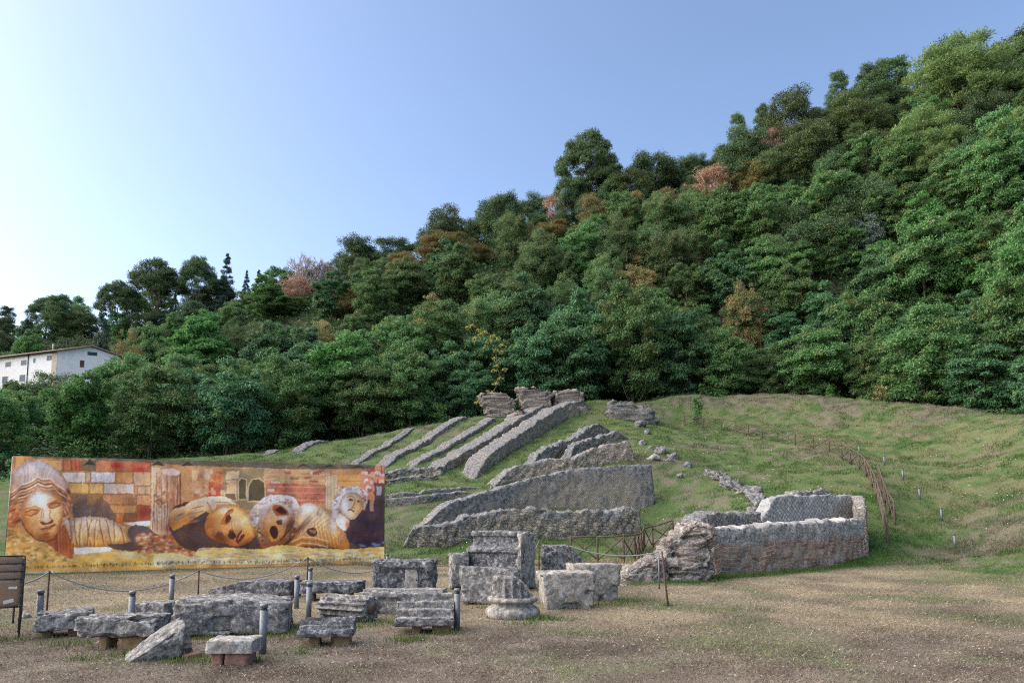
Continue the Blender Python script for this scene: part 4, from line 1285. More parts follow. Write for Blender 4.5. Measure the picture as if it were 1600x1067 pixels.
# ------------------------------------------------------------ the painted panel (a large printed canvas: colours are the artwork's own paint)
SCL = 2.0
X0, Y0_, X1, Y1_ = 0.0, 700.0, 610.0, 905.0
CW, CH = int((X1 - X0) * SCL), int((Y1_ - Y0_) * SCL)
CAN = np.zeros((CH, CW, 3)) + np.array([198, 140, 92.])
gy, gx = np.mgrid[0:CH, 0:CW].astype(float)
gx = gx / SCL + X0; gy = gy / SCL + Y0_
WNX = fbm2(gx, gy, .25, 3, 71) * .9; WNY = fbm2(gx, gy, .25, 3, 72) * .9
Z7 = lambda p: [(x / 5.161, 700 + y / 5.161) for x, y in p]
Z8 = lambda p: [(300 + x / 5.0, 700 + y / 5.0) for x, y in p]
def blend(a, col, sl):
    CAN[sl] = CAN[sl] * (1 - a[..., None]) + np.array(col, float) * a[..., None]
def bb(pts, pad):
    xs = [p[0] for p in pts]; ys = [p[1] for p in pts]
    i0, i1 = int(max(0, (min(ys) - pad - Y0_) * SCL)), int(min(CH, (max(ys) + pad - Y0_) * SCL))
    j0, j1 = int(max(0, (min(xs) - pad - X0) * SCL)), int(min(CW, (max(xs) + pad - X0) * SCL))
    return (slice(i0, max(i1, i0)), slice(j0, max(j1, j0)))
def inside(pts, x, y):
    r_ = np.zeros(x.shape, bool)
    n = len(pts)
    for i in range(n):
        xa, ya = pts[i]; xb, yb = pts[(i + 1) % n]
        if ya == yb: continue
        r_ ^= ((ya > y) != (yb > y)) & (x < (xb - xa) * (y - ya) / (yb - ya) + xa)
    return r_
def smooth_poly(pts, n=5):
    k = len(pts); out = []
    for i in range(k):
        a, b, c_, d = [np.array(pts[(i + j) % k], float) for j in (-1, 0, 1, 2)]
        for q in range(n):
            t_ = q / n
            out.append(tuple(.5 * ((2 * b) + (-a + c_) * t_ + (2 * a - 5 * b + 4 * c_ - d) * t_ ** 2 + (-a + 3 * b - 3 * c_ + d) * t_ ** 3)))
    return out
def poly(pts, col, al=1.0, sm=False, wob=1.0):
    if sm: pts = smooth_poly(pts)
    sl = bb(pts, 2)
    blend(inside(pts, gx[sl] + WNX[sl] * wob, gy[sl] + WNY[sl] * wob) * al, col, sl)
def vgrad(pts, c0, c1, y0, y1, sm=True, horiz=False, wob=1.0):
    if sm: pts = smooth_poly(pts)
    sl = bb(pts, 2)
    m_ = inside(pts, gx[sl] + WNX[sl] * wob, gy[sl] + WNY[sl] * wob)
    t_ = np.clip(((gx if horiz else gy)[sl] - y0) / (y1 - y0), 0, 1)[..., None]
    cc = np.array(c0, float) * (1 - t_) + np.array(c1, float) * t_
    CAN[sl] = np.where(m_[..., None], cc, CAN[sl])
    return pts
def blob(x, y, rx, ry, col, al=.8, ang=0.0, clip=None, hard=1.0):
    pts = [(x - rx * 2.4, y - ry * 2.4 - rx), (x + rx * 2.4, y + ry * 2.4 + rx)]
    sl = bb(pts, max(rx, ry))
    dx, dy = gx[sl] - x, gy[sl] - y
    ca, sa = math.cos(ang), math.sin(ang)
    u_, v_ = (dx * ca + dy * sa) / rx, (-dx * sa + dy * ca) / ry
    a = np.exp(-(u_ * u_ + v_ * v_) ** hard) * al
    if clip is not None: a = a * inside(clip, gx[sl], gy[sl])
    blend(a, col, sl)
def line(pts, wd, col, al=1.0, clip=None, soft=.4):
    sl = bb(pts, wd + 2)
    x, y = gx[sl] + WNX[sl] * .5, gy[sl] + WNY[sl] * .5
    d = np.full(x.shape, 1e9)
    for (xa, ya), (xb, yb) in zip(pts[:-1], pts[1:]):
        L2 = (xb - xa) ** 2 + (yb - ya) ** 2 + 1e-9
        t_ = np.clip(((x - xa) * (xb - xa) + (y - ya) * (yb - ya)) / L2, 0, 1)
        d = np.minimum(d, np.hypot(x - xa - t_ * (xb - xa), y - ya - t_ * (yb - ya)))
    a = np.clip((wd / 2 + soft - d) / (2 * soft), 0, 1) * al
    if clip is not None: a = a * inside(clip, gx[sl], gy[sl])
    blend(a, col, sl)
def rect7(x0, y0, x1, y1, col, edge=(120, 80, 55)):
    p = Z7([(x0, y0), (x1, y0 + 2), (x1, y1 + 2), (x0, y1)])
    j = random.uniform(-8, 8)
    poly(p, tuple(v + j for v in col))
    line(p + [p[0]], .8, edge, .7)
def rect8(x0, y0, x1, y1, col, edge=None, al=1.0):
    p = Z8([(x0, y0), (x1, y0), (x1, y1), (x0, y1)])
    poly(p, col, al)
    if edge: line(p + [p[0]], .8, edge, .7)
rs = random.Random(5)
def rnd(pts, col, al=.45, wd=7, soft=3.5):
    pts = [tuple(p) for p in pts]
    line(pts + [pts[0]], wd, col, al, pts, soft)
# --- left wall of blocks
for (x0, y0, x1, y1, cc) in [
    (120, 60, 200, 180, (222, 150, 90)), (350, 95, 500, 182, (212, 158, 98)), (500, 95, 570, 180, (205, 120, 78)), (570, 98, 655, 180, (200, 104, 72)), (655, 98, 770, 182, (128, 105, 80)), (770, 100, 900, 182, (210, 130, 88)), (900, 102, 1070, 184, (200, 120, 84)), (1070, 100, 1216, 186, (205, 110, 80)),
    (500, 192, 690, 275, (228, 205, 190)), (690, 192, 728, 275, (200, 160, 120)), (734, 192, 930, 276, (222, 204, 198)), (936, 190, 1074, 280, (204, 145, 92)), (1078, 190, 1215, 300, (212, 165, 120)),
    (560, 282, 716, 362, (214, 158, 84)), (722, 282, 832, 364, (216, 168, 98)), (838, 284, 1082, 366, (216, 186, 168)), (1110, 306, 1215, 370, (214, 172, 132)),
    (570, 370, 706, 446, (140, 108, 84)), (712, 370, 826, 448, (168, 120, 78)), (830, 370, 1040, 450, (206, 140, 88)), (1040, 372, 1100, 450, (190, 125, 84)), (1104, 376, 1215, 456, (228, 160, 110)),
    (585, 452, 874, 520, (118, 96, 84)), (878, 456, 1098, 520, (202, 138, 78)), (1105, 462, 1210, 580, (178, 92, 66)), (590, 522, 930, 600, (116, 94, 84)), (936, 524, 992, 620, (205, 115, 58)), (996, 524, 1100, 590, (160, 96, 64))]:
    rect7(x0, y0, x1, y1, cc)
for k in range(260):
    x = rs.uniform(500, 1215); y = rs.uniform(100, 560); line(Z7([(x, y), (x + rs.uniform(-4, 4), y + rs.uniform(15, 60))]), .7, rs.choice([(150, 90, 60), (235, 205, 170), (120, 80, 60), (210, 120, 70)]), .35)
for x in (510, 575, 610, 640, 930, 1085): line(Z7([(x, 95), (x + 3, 180)]), 1.5, (165, 60, 45), .7)
blob(*Z7([(950, 140)])[0], 9, 5, (188, 50, 42), .9); blob(*Z7([(1130, 175)])[0], 9, 4, (180, 55, 45), .9); blob(*Z7([(1160, 520)])[0], 8, 12, (160, 55, 45), .7)
poly(Z7([(810, 385), (870, 440), (940, 560), (730, 560), (770, 430)]), (112, 84, 74), .75)
blob(*Z7([(650, 470)])[0], 14, 12, (92, 72, 72), .55)
for k in range(900):
    x, y = rs.uniform(20, 600), rs.uniform(725, 870)
    j, i_ = int((x - X0) * SCL), int((y - Y0_) * SCL)
    cc = CAN[min(i_, CH - 1), min(j, CW - 1)] * rs.uniform(.78, 1.2)
    line([(x, y), (x + rs.uniform(-3, 3), y + rs.uniform(-1.5, 5))], rs.uniform(.8, 2), tuple(cc), .7)
# --- ground on the left
vgrad(Z7([(0, 600), (120, 610), (300, 720), (560, 800), (900, 760), (1230, 690), (1560, 660), (1600, 1040), (0, 1060)]), (200, 134, 78), (214, 160, 82), 825, 875)
poly(Z7([(1000, 600), (1210, 580), (1215, 620), (1100, 640)]), (225, 215, 205))
poly(Z7([(1040, 640), (1130, 620), (1260, 680), (1230, 790), (1090, 790), (1030, 740)]), (108, 84, 80), sm=True)
poly(Z7([(860, 755), (1080, 760), (1190, 800), (1060, 830), (890, 800)]), (100, 74, 66), sm=True)
poly(Z7([(1100, 700), (1300, 690), (1600, 680), (1600, 800), (1350, 840), (1150, 820)]), (176, 104, 62), sm=True)
for k in range(240):
    x, y = rs.uniform(1100, 1600), rs.uniform(680, 860)
    blob(*Z7([(x, y)])[0], rs.uniform(1.2, 4), rs.uniform(.8, 2.2), rs.choice([(205, 125, 70), (225, 180, 130), (120, 80, 60), (90, 66, 60), (170, 60, 45), (228, 205, 170)]), .75)
poly(Z7([(560, 800), (760, 790), (900, 820), (1100, 850), (1200, 880), (1100, 930), (900, 945), (640, 950), (600, 880)]), (220, 168, 88), sm=True)
poly(Z7([(590, 795), (760, 790), (890, 800), (880, 830), (700, 850), (600, 850)]), (226, 214, 196), sm=True)
poly(Z7([(900, 840), (1100, 840), (1180, 880), (1010, 890)]), (206, 182, 130), sm=True)
poly(Z7([(1330, 855), (1480, 860), (1470, 890), (1340, 895)]), (232, 224, 210), sm=True)
for k in range(330):
    x, y = rs.uniform(20, 560), rs.uniform(640, 930)
    if x > 380 and y < 780: continue
    if y < 600 + x * .42: continue
    blob(*Z7([(x, y)])[0], rs.uniform(1.5, 4), rs.uniform(.8, 2.4), rs.choice([(228, 160, 70), (235, 185, 90), (196, 120, 58), (150, 110, 60), (110, 96, 60), (240, 205, 150)]), .7, rs.uniform(-.6, .6))
for k in range(160):
    x, y = rs.uniform(560, 1600), rs.uniform(850, 960)
    blob(*Z7([(x, y)])[0], rs.uniform(2, 6), rs.uniform(.6, 1.6), rs.choice([(230, 184, 92), (232, 205, 140), (205, 150, 60), (226, 166, 80)]), .7)
# --- column
vgrad(Z7([(1222, 150), (1450, 195), (1452, 660), (1390, 690), (1290, 700), (1216, 660)]), (236, 196, 156), (176, 112, 78), 237, 281, sm=False, horiz=True)
for k in range(110):
    x = rs.uniform(1225, 1445); y = rs.uniform(190, 600); line(Z7([(x, y), (x + rs.uniform(-3, 3), y + rs.uniform(40, 140))]), rs.uniform(.5, 1.5), rs.choice([(150, 76, 50), (240, 215, 190), (196, 110, 62), (120, 66, 54), (230, 170, 110)]), .6)
for x in (1262, 1300, 1345, 1392, 1432): line(Z7([(x, 200), (x + 3, 670)]), 1.1, (140, 76, 56), .6)
poly(Z7([(1300, 180), (1380, 160), (1450, 195), (1420, 220), (1340, 215)]), (226, 190, 176), sm=True)
for k in range(40): blob(*Z7([(rs.gauss(1290, 25), rs.gauss(420, 35))])[0], 1.8, 1.5, rs.choice([(236, 186, 140), (170, 92, 62), (120, 66, 50)]), .8)
blob(*Z7([(1370, 650)])[0], 9, 6, (160, 62, 44), .7)
line(Z7([(1455, 200), (1455, 660)]), 1.6, (95, 66, 60), .8)
# --- background right of the column
for (x0, y0, x1, y1, cc) in [(0, 150, 240, 380, (205, 150, 106)), (0, 170, 60, 250, (225, 178, 120)), (100, 160, 160, 250, (225, 190, 150)), (130, 260, 230, 400, (192, 82, 60)), (170, 180, 230, 300, (214, 130, 80)),
    (240, 160, 580, 480, (158, 130, 98)), (265, 180, 370, 240, (222, 186, 142)), (270, 250, 350, 350, (214, 172, 130)), (440, 165, 560, 250, (150, 128, 96)), (560, 150, 1060, 290, (196, 150, 108)), (580, 280, 1045, 430, (196, 112, 86))]:
    rect8(x0, y0, x1, y1, cc)
for (p, cc) in [([(362, 400), (362, 260), (385, 232), (425, 245), (425, 400)], (104, 90, 66)), ([(435, 415), (440, 300), (470, 245), (520, 235), (570, 270), (570, 415)], (98, 84, 62)), ([(245, 400), (260, 350), (340, 350), (350, 410)], (130, 104, 78))]:
    poly(Z8(p), cc); q = Z8(p); line(q + [q[0]], 1.8, (222, 188, 146), .9)
for k in range(46):
    x, y = rs.uniform(580, 1040), rs.uniform(170, 430)
    rect8(x, y, x + rs.uniform(25, 70), y + rs.uniform(12, 26), rs.choice([(226, 186, 150), (232, 205, 180), (186, 84, 62), (210, 122, 90), (180, 88, 66), (150, 112, 80)]), None, .85)
for yy in (205, 245, 300, 345, 400): line(Z8([(570, yy), (1040, yy + 6)]), 1.0, (228, 190, 150), .6)
for k in range(40):
    x, y = rs.uniform(0, 240), rs.uniform(160, 400)
    rect8(x, y, x + rs.uniform(15, 50), y + rs.uniform(12, 40), rs.choice([(226, 186, 150), (190, 90, 62), (205, 150, 100), (150, 112, 80)]), None, .6)
poly(Z8([(1045, 215), (1150, 210), (1155, 490), (1045, 470)]), (216, 188, 152)); 
for x in (1060, 1085, 1110, 1135): line(Z8([(x, 215), (x, 470)]), 1.2, (176, 140, 104), .7)
rect8(1140, 210, 1310, 300, (222, 160, 92)); line(Z8([(1140, 255), (1300, 258)]), 2.0, (196, 112, 50), .7)
rect8(1320, 130, 1505, 420, (206, 130, 104))
for k in range(36):
    x, y = rs.uniform(1320, 1470), rs.uniform(130, 400)
    rect8(x, y, x + rs.uniform(16, 45), y + rs.uniform(14, 40), rs.choice([(226, 190, 170), (180, 66, 54), (214, 150, 110), (236, 214, 196), (130, 90, 80)]), None, .8)
rect8(1425, 270, 1505, 420, (96, 76, 78)); rect8(1440, 300, 1480, 370, (200, 190, 200), None, .6)
vgrad(Z8([(1180, 560), (1300, 430), (1360, 400), (1510, 400), (1510, 800), (1200, 800)]), (84, 62, 64), (62, 48, 60), 780, 860, sm=False)
for k in range(60): x, y = rs.uniform(1220, 1505), rs.uniform(430, 770); line(Z8([(x, y), (x + 3, y + 40)]), .8, rs.choice([(110, 80, 70), (70, 54, 64), (100, 86, 100)]), .4)
rect8(1390, 380, 1420, 490, (206, 150, 110), None, .8)
for k in range(14): blob(*Z8([(rs.uniform(1310, 1500), rs.uniform(735, 785))])[0], 3, 1.6, (150, 156, 190), .6)
# --- dark mass under the figures
poly(Z8([(-150, 470), (0, 420), (120, 500), (500, 640), (900, 700), (1250, 740), (1250, 800), (600, 820), (0, 800), (-170, 640)]), (92, 66, 58), sm=True)
# arm and hand
vgrad(Z8([(-170, 500), (-60, 450), (0, 415), (110, 382), (200, 378), (270, 380), (330, 425), (390, 490), (350, 470), (290, 440), (200, 440), (190, 480), (240, 520), (210, 545), (160, 510), (140, 480), (100, 500), (0, 560), (-150, 640)]), (240, 222, 196), (196, 124, 62), 776, 812)
for p in ([(190, 420), (280, 425), (380, 490)], [(120, 420), (160, 500), (215, 535)], [(0, 470), (90, 450)], [(-120, 560), (-20, 520), (90, 490)]): line(Z8(p), 1.3, (160, 92, 46), .8)
for k in range(10): blob(*Z8([(rs.uniform(-140, 60), rs.uniform(500, 600))])[0], 6, 2, rs.choice([(222, 140, 60), (120, 90, 80), (150, 140, 150)]), .6, -.3)
# fallen face
fp = vgrad(Z8([(98, 610), (130, 520), (190, 470), (240, 445), (330, 438), (400, 470), (450, 530), (505, 620), (490, 690), (440, 735), (370, 765), (290, 752), (200, 728), (130, 690)]), (236, 180, 106), (200, 108, 48), 795, 850)
blob(*Z8([(380, 560)])[0], 18, 14, (238, 204, 150), .85, .6, fp); blob(*Z8([(140, 600)])[0], 9, 14, (206, 104, 40), .7, .2, fp); blob(*Z8([(450, 640)])[0], 9, 16, (232, 170, 84), .7, -.3, fp)
blob(*Z8([(225, 700)])[0], 14, 8, (96, 52, 40), .9, .3, fp); blob(*Z8([(250, 480)])[0], 9, 6, (236, 214, 200), .9, .3, fp)
poly(Z8([(225, 585), (250, 530), (300, 475), (325, 480), (300, 520), (310, 550), (270, 600)]), (196, 92, 44), .8, True)
poly(Z8([(255, 565), (268, 530), (292, 518), (302, 540), (290, 575), (268, 588)]), (104, 60, 46), 1, True)
poly(Z8([(180, 690), (205, 655), (235, 660), (250, 690), (225, 722), (195, 725)]), (112, 60, 42), .8, True)
poly(Z8([(285, 660), (305, 630), (325, 650), (345, 690), (310, 710), (280, 690)]), (88, 46, 38), .95, True)
poly(Z8([(345, 735), (350, 690), (385, 635), (392, 650), (370, 690), (400, 670), (412, 685), (380, 725), (362, 748)]), (120, 52, 34), .95, True)
rnd(fp, (140, 66, 34), .6, 6, 4)
blob(*Z8([(330, 600)])[0], 5, 12, (244, 206, 150), .8, .9, fp); blob(*Z8([(420, 560)])[0], 11, 11, (242, 208, 150), .7, .6, fp); line(Z8([(262, 520), (290, 488), (318, 478)]), 1.4, (120, 60, 40), .7); line(Z8([(300, 560), (312, 600), (316, 632)]), 1.6, (206, 124, 66), .7)
line(Z8([(240, 620), (270, 640), (300, 630)]), 1.2, (210, 120, 60), .8); line(Z8([(360, 710), (382, 672), (395, 655)]), 1.0, (240, 190, 120), .8)
# tragic mask
mp_ = Z8([(450, 500), (510, 430), (580, 380), (700, 365), (790, 380), (835, 440), (830, 520), (800, 600), (830, 650), (760, 720), (680, 760), (600, 775), (540, 770), (520, 690), (530, 620), (480, 570)])
vgrad(mp_, (226, 214, 214), (150, 84, 48), 778, 850)
face = vgrad(Z8([(560, 560), (600, 470), (660, 420), (750, 420), (800, 480), (790, 560), (770, 640), (700, 720), (610, 720), (560, 640)]), (236, 206, 180), (206, 124, 54), 785, 840)
for k in range(340):
    a = rs.uniform(2.2, 7.2); rr = rs.uniform(.80, 1.06)
    x, y = 655 + 175 * rr * math.cos(a), 565 + 190 * rr * math.sin(a)
    lo = y > 620
    cc = rs.choice([(200, 130, 60), (130, 70, 40), (226, 170, 90), (90, 56, 44)]) if lo else rs.choice([(240, 232, 232), (214, 200, 206), (160, 130, 130), (236, 214, 200), (190, 140, 110)])
    blob(*Z8([(x, y)])[0], rs.uniform(1.2, 2.3), rs.uniform(1.0, 1.8), cc, .85)
rnd(face, (140, 76, 44), .45, 6, 4)
poly(Z8([(630, 460), (680, 440), (740, 480), (755, 520), (700, 535), (650, 520)]), (176, 96, 66), 1, True)
poly(Z8([(655, 475), (690, 460), (735, 495), (735, 520), (695, 520)]), (92, 48, 42), 1, True)
poly(Z8([(660, 570), (700, 560), (700, 590), (675, 598)]), (96, 66, 62), 1, True)
blob(*Z8([(770, 590)])[0], 8, 12, (104, 56, 46), .85, .3); blob(*Z8([(720, 545)])[0], 6, 5, (240, 225, 215), .8)
poly(Z8([(590, 640), (610, 600), (660, 600), (690, 660), (670, 710), (640, 728), (600, 690)]), (214, 140, 60), 1, True)
poly(Z8([(605, 640), (625, 608), (655, 612), (672, 660), (655, 705), (632, 700), (612, 670)]), (76, 46, 46), 1, True)
for p in ([(690, 720), (760, 640), (800, 570)], [(700, 760), (800, 690), (860, 640)], [(720, 690), (750, 600)]): line(Z8(p), 2.0, (92, 52, 40), .8)
# draped torso
tp = vgrad(Z8([(835, 470), (870, 435), (920, 425), (1000, 450), (1060, 490), (1110, 540), (1160, 610), (1205, 680), (1222, 795), (1060, 770), (900, 765), (790, 775), (760, 740), (830, 640), (810, 560)]), (238, 220, 196), (206, 128, 54), 786, 848)
for k in range(26):
    x = 830 + k * 14; line(Z8([(x + 120, 470 + k * 9), (x + 40, 560 + k * 5), (x - 20, 640 + k * 5)] if k < 12 else [(x - 60, 560 + (k - 12) * 8), (x - 40, 680), (x - 20, 780)]), 1.1, (170, 106, 58) if k % 2 else (244, 212, 156), .45, tp)
rnd(tp, (130, 70, 40), .5, 7, 4)
for k in range(40):
    x = rs.uniform(850, 1200); y = rs.uniform(460, 740); L_ = rs.uniform(20, 60)
    line(Z8([(x, y), (x - L_ * .3, y + L_ * .6), (x - L_ * .2, y + L_)]), 1.2, rs.choice([(250, 226, 186), (160, 90, 46), (226, 150, 70), (206, 204, 210)]), .6, tp)
blob(*Z8([(900, 470)])[0], 13, 8, (240, 230, 222), .8, .3, tp); blob(*Z8([(1100, 600)])[0], 5, 12, (206, 204, 214), .8, -.3, tp)
poly(Z8([(900, 640), (950, 620), (980, 660), (950, 690), (905, 670)]), (80, 50, 44), .9, True); poly(Z8([(920, 640), (965, 640), (960, 665), (930, 662)]), (190, 120, 60), .9, True)
for yy in (700, 725, 750): line(Z8([(780, yy + 30), (860, yy - 10), (980, yy), (1060, yy + 25)]), 1.6, (236, 200, 160) if yy != 725 else (150, 90, 56), .8)
blob(*Z8([(850, 620)])[0], 16, 5, (92, 56, 44), .7, -.8)
# right head
poly(Z8([(1095, 540), (1090, 470), (1110, 400), (1150, 350), (1190, 310), (1250, 295), (1320, 310), (1370, 360), (1365, 440), (1330, 480), (1300, 400), (1180, 400), (1150, 480), (1130, 540)]), (206, 196, 200), 1, True)
for k in range(120):
    a = rs.uniform(2.0, 7.0); rr = rs.uniform(.8, 1.05)
    x, y = 1235 + 125 * rr * math.cos(a), 420 + 125 * rr * math.sin(a)
    if y > 540: continue
    blob(*Z8([(x, y)])[0], rs.uniform(1.5, 3), rs.uniform(.8, 1.4), rs.choice([(236, 232, 236), (170, 150, 156), (120, 92, 90), (222, 170, 120)] if x < 1310 else [(190, 104, 60), (130, 76, 60), (214, 150, 110)]), .8, rs.uniform(-1, 1))
hp = vgrad(Z8([(1165, 400), (1200, 355), (1270, 345), (1325, 380), (1330, 450), (1305, 510), (1260, 552), (1205, 545), (1165, 500), (1150, 450)]), (226, 214, 206), (224, 176, 120), 235 + 300, 300 + 266, horiz=True)
blob(*Z8([(1290, 470)])[0], 7, 12, (228, 172, 100), .7, 0, hp); blob(*Z8([(1190, 440)])[0], 5, 10, (226, 220, 222), .7, 0, hp)
rnd(hp, (150, 92, 56), .6, 5, 3)
line(Z8([(1212, 384), (1240, 372), (1268, 384)]), 1.2, (150, 96, 62), .8); poly(Z8([(1218, 402), (1240, 392), (1264, 404), (1242, 414)]), (120, 74, 52), .9, True); poly(Z8([(1290, 412), (1304, 406), (1312, 416), (1300, 424)]), (120, 74, 52), .85, True)
line(Z8([(1275, 400), (1268, 440), (1248, 462), (1268, 466)]), 1.5, (170, 100, 44), .9); line(Z8([(1222, 482), (1242, 478), (1262, 494)]), 2.2, (126, 70, 48), .95); line(Z8([(1226, 500), (1256, 506)]), 1.2, (240, 206, 160), .8)
poly(Z8([(1160, 520), (1210, 550), (1230, 570), (1205, 640), (1180, 640), (1120, 570)]), (222, 206, 196), 1, True); blob(*Z8([(1215, 600)])[0], 4, 9, (150, 90, 60), .8)
# --- big head on the left
hair = vgrad(Z7([(60, 620), (60, 500), (78, 390), (85, 290), (110, 190), (190, 120), (310, 100), (420, 140), (510, 220), (560, 320), (578, 420), (560, 520), (500, 560), (300, 560), (150, 600), (110, 640)]), (214, 202, 200), (196, 112, 62), 722, 800)
for k in range(70):
    x = rs.uniform(120, 440); line(Z7([(x, 120 + abs(x - 280) * .25), (x * .8 + 50, 220), (x * .7 + 60, 330)]), .6, rs.choice([(180, 160, 160), (236, 230, 226), (160, 130, 116)]), .4, hair)
for k in range(16):
    y = 240 + k * 14
    pL = [(300 - k * 2, y), (235 - k * 5, y + 40), (180 - k * 4, y + 50), (130 - k * 2, y + 95), (85, y + 120)]
    pR = [(300 + k, y - 10), (350 + k * 4, y + 12), (400 + k * 5, y + 5), (450 + k * 4, y + 55), (520, y + 95), (560, y + 170)]
    for p in (pL, pR): line(Z7(p), 2.3, [(246, 222, 196), (176, 96, 58), (232, 170, 112), (112, 56, 42)][k % 4], .85, hair, .8)
for k in range(34):
    x, y = rs.uniform(62, 165), rs.uniform(400, 620); blob(*Z7([(x, y)])[0], 5, 1.6, rs.choice([(204, 116, 66), (140, 62, 44), (236, 170, 110)]), .8, -.5, hair)
    x, y = rs.uniform(480, 575), rs.uniform(330, 560); blob(*Z7([(x, y)])[0], 4, 1.6, rs.choice([(150, 80, 62), (96, 54, 54), (204, 130, 90)]), .8, .8, hair)
rnd(hair, (120, 72, 52), .5, 6, 4)
neck = vgrad(Z7([(440, 700), (520, 600), (560, 560), (600, 640), (590, 870), (520, 870), (420, 800), (360, 740)]), (150, 84, 56), (190, 96, 52), 815, 870)
fc = vgrad(Z7([(162, 520), (175, 450), (220, 385), (280, 330), (300, 290), (340, 330), (420, 345), (480, 385), (508, 440), (510, 540), (500, 600), (475, 670), (430, 725), (370, 748), (300, 730), (235, 680), (185, 610)]), (232, 200, 168), (216, 150, 84), 765, 840)
blob(*Z7([(300, 400)])[0], 13, 13, (230, 222, 216), .95, 0, fc); blob(*Z7([(360, 500)])[0], 6, 19, (228, 214, 208), .95, -.15, fc); blob(*Z7([(460, 560)])[0], 9, 12, (236, 190, 120), .85, 0, fc)
blob(*Z7([(240, 590)])[0], 11, 12, (232, 180, 110), .85, 0, fc); blob(*Z7([(200, 540)])[0], 5, 14, (196, 110, 52), .7, 0, fc); blob(*Z7([(380, 715)])[0], 13, 6, (176, 90, 44), .85, 0, fc); blob(*Z7([(470, 395)])[0], 7, 8, (226, 140, 50), .8, 0, fc)
blob(*Z7([(490, 640)])[0], 4, 14, (168, 84, 46), .8, .2, fc); blob(*Z7([(270, 670)])[0], 10, 8, (206, 122, 56), .7, .5, fc)
rnd(fc, (136, 66, 34), .62, 8, 5)
blob(*Z7([(215, 600)])[0], 10, 13, (206, 124, 60), .6, .3, fc); blob(*Z7([(345, 610)])[0], 4, 3, (236, 212, 190), .9, 0, fc); blob(*Z7([(300, 620)])[0], 8, 7, (214, 140, 80), .6, 0, fc)
line(Z7([(342, 480), (352, 540), (338, 590)]), 1.6, (190, 120, 72), .7, fc); line(Z7([(405, 500), (400, 560), (420, 580)]), 1.8, (176, 96, 52), .7, fc)
line(Z7([(180, 500), (230, 480), (290, 470), (330, 490)]), 2.4, (196, 122, 70), .85, fc); line(Z7([(380, 455), (430, 430), (480, 415), (500, 430)]), 2.4, (190, 106, 58), .85, fc)
poly(Z7([(195, 520), (240, 490), (295, 488), (325, 500), (300, 530), (245, 548)]), (182, 116, 72), .95, True); poly(Z7([(215, 520), (255, 502), (290, 506), (270, 530), (240, 536)]), (206, 134, 84), .95, True); line(Z7([(205, 532), (245, 545), (300, 525)]), 1.4, (132, 76, 48), .8); line(Z7([(200, 515), (250, 498), (315, 500)]), 1.3, (126, 72, 48), .8)
poly(Z7([(385, 470), (420, 440), (470, 430), (498, 445), (470, 470), (415, 488)]), (178, 112, 70), .95, True); poly(Z7([(405, 468), (440, 448), (475, 446), (455, 468), (425, 476)]), (200, 126, 74), .95, True); line(Z7([(395, 480), (440, 482), (492, 455)]), 1.4, (132, 76, 48), .8); line(Z7([(388, 465), (425, 442), (480, 438)]), 1.3, (126, 72, 48), .8)
line(Z7([(335, 500), (332, 560), (325, 590)]), 1.8, (196, 130, 80), .7, fc); poly(Z7([(325, 600), (345, 590), (380, 600), (425, 575), (428, 598), (390, 615), (350, 625)]), (122, 66, 44), .95, True)
poly(Z7([(328, 645), (370, 630), (400, 625), (445, 605), (440, 630), (400, 660), (355, 675)]), (186, 112, 72), 1, True); line(Z7([(330, 652), (375, 645), (405, 638), (442, 615)]), 1.5, (110, 56, 38), .9); blob(*Z7([(375, 690)])[0], 7, 2, (150, 80, 48), .85, -.2)
line(Z7([(180, 600), (220, 670), (290, 735), (370, 755), (440, 730), (490, 660)]), 2.0, (104, 56, 40), .8)
for k in range(20): x = rs.uniform(430, 585); line(Z7([(x, 640 + abs(500 - x) * .3), (x + 10, 840)]), 1.2, rs.choice([(206, 110, 56), (120, 64, 46), (170, 86, 50)]), .6, neck)
# shoulder drapery
dp = vgrad(Z7([(510, 590), (560, 570), (700, 552), (820, 556), (920, 590), (990, 640), (1030, 700), (1035, 760), (870, 775), (860, 795), (720, 795), (600, 795), (560, 700)]), (228, 214, 206), (216, 140, 56), 806, 852)
for x0, x1 in ((600, 620), (660, 640), (700, 730), (780, 760), (800, 840), (860, 900), (920, 930), (960, 1010), (560, 590), (740, 700)):
    line(Z7([(x0, 575), ((x0 + x1) / 2 - 6, 660), (x1, 785)]), 1.6, (150, 84, 44), .8, dp); line(Z7([(x0 + 16, 575), ((x0 + x1) / 2 + 10, 660), (x1 + 14, 785)]), 1.8, (244, 200, 120), .75, dp)
rnd(dp, (140, 80, 46), .55, 7, 4)
blob(*Z7([(580, 640)])[0], 4, 14, (120, 100, 110), .7, 0, dp)
for k in range(30):
    x = rs.uniform(560, 1010); y = rs.uniform(570, 740); line(Z7([(x, y), (x + rs.uniform(-14, 6), y + rs.uniform(20, 60))]), 1.3, rs.choice([(250, 226, 190), (170, 96, 50), (226, 160, 84), (214, 206, 206)]), .6, dp)
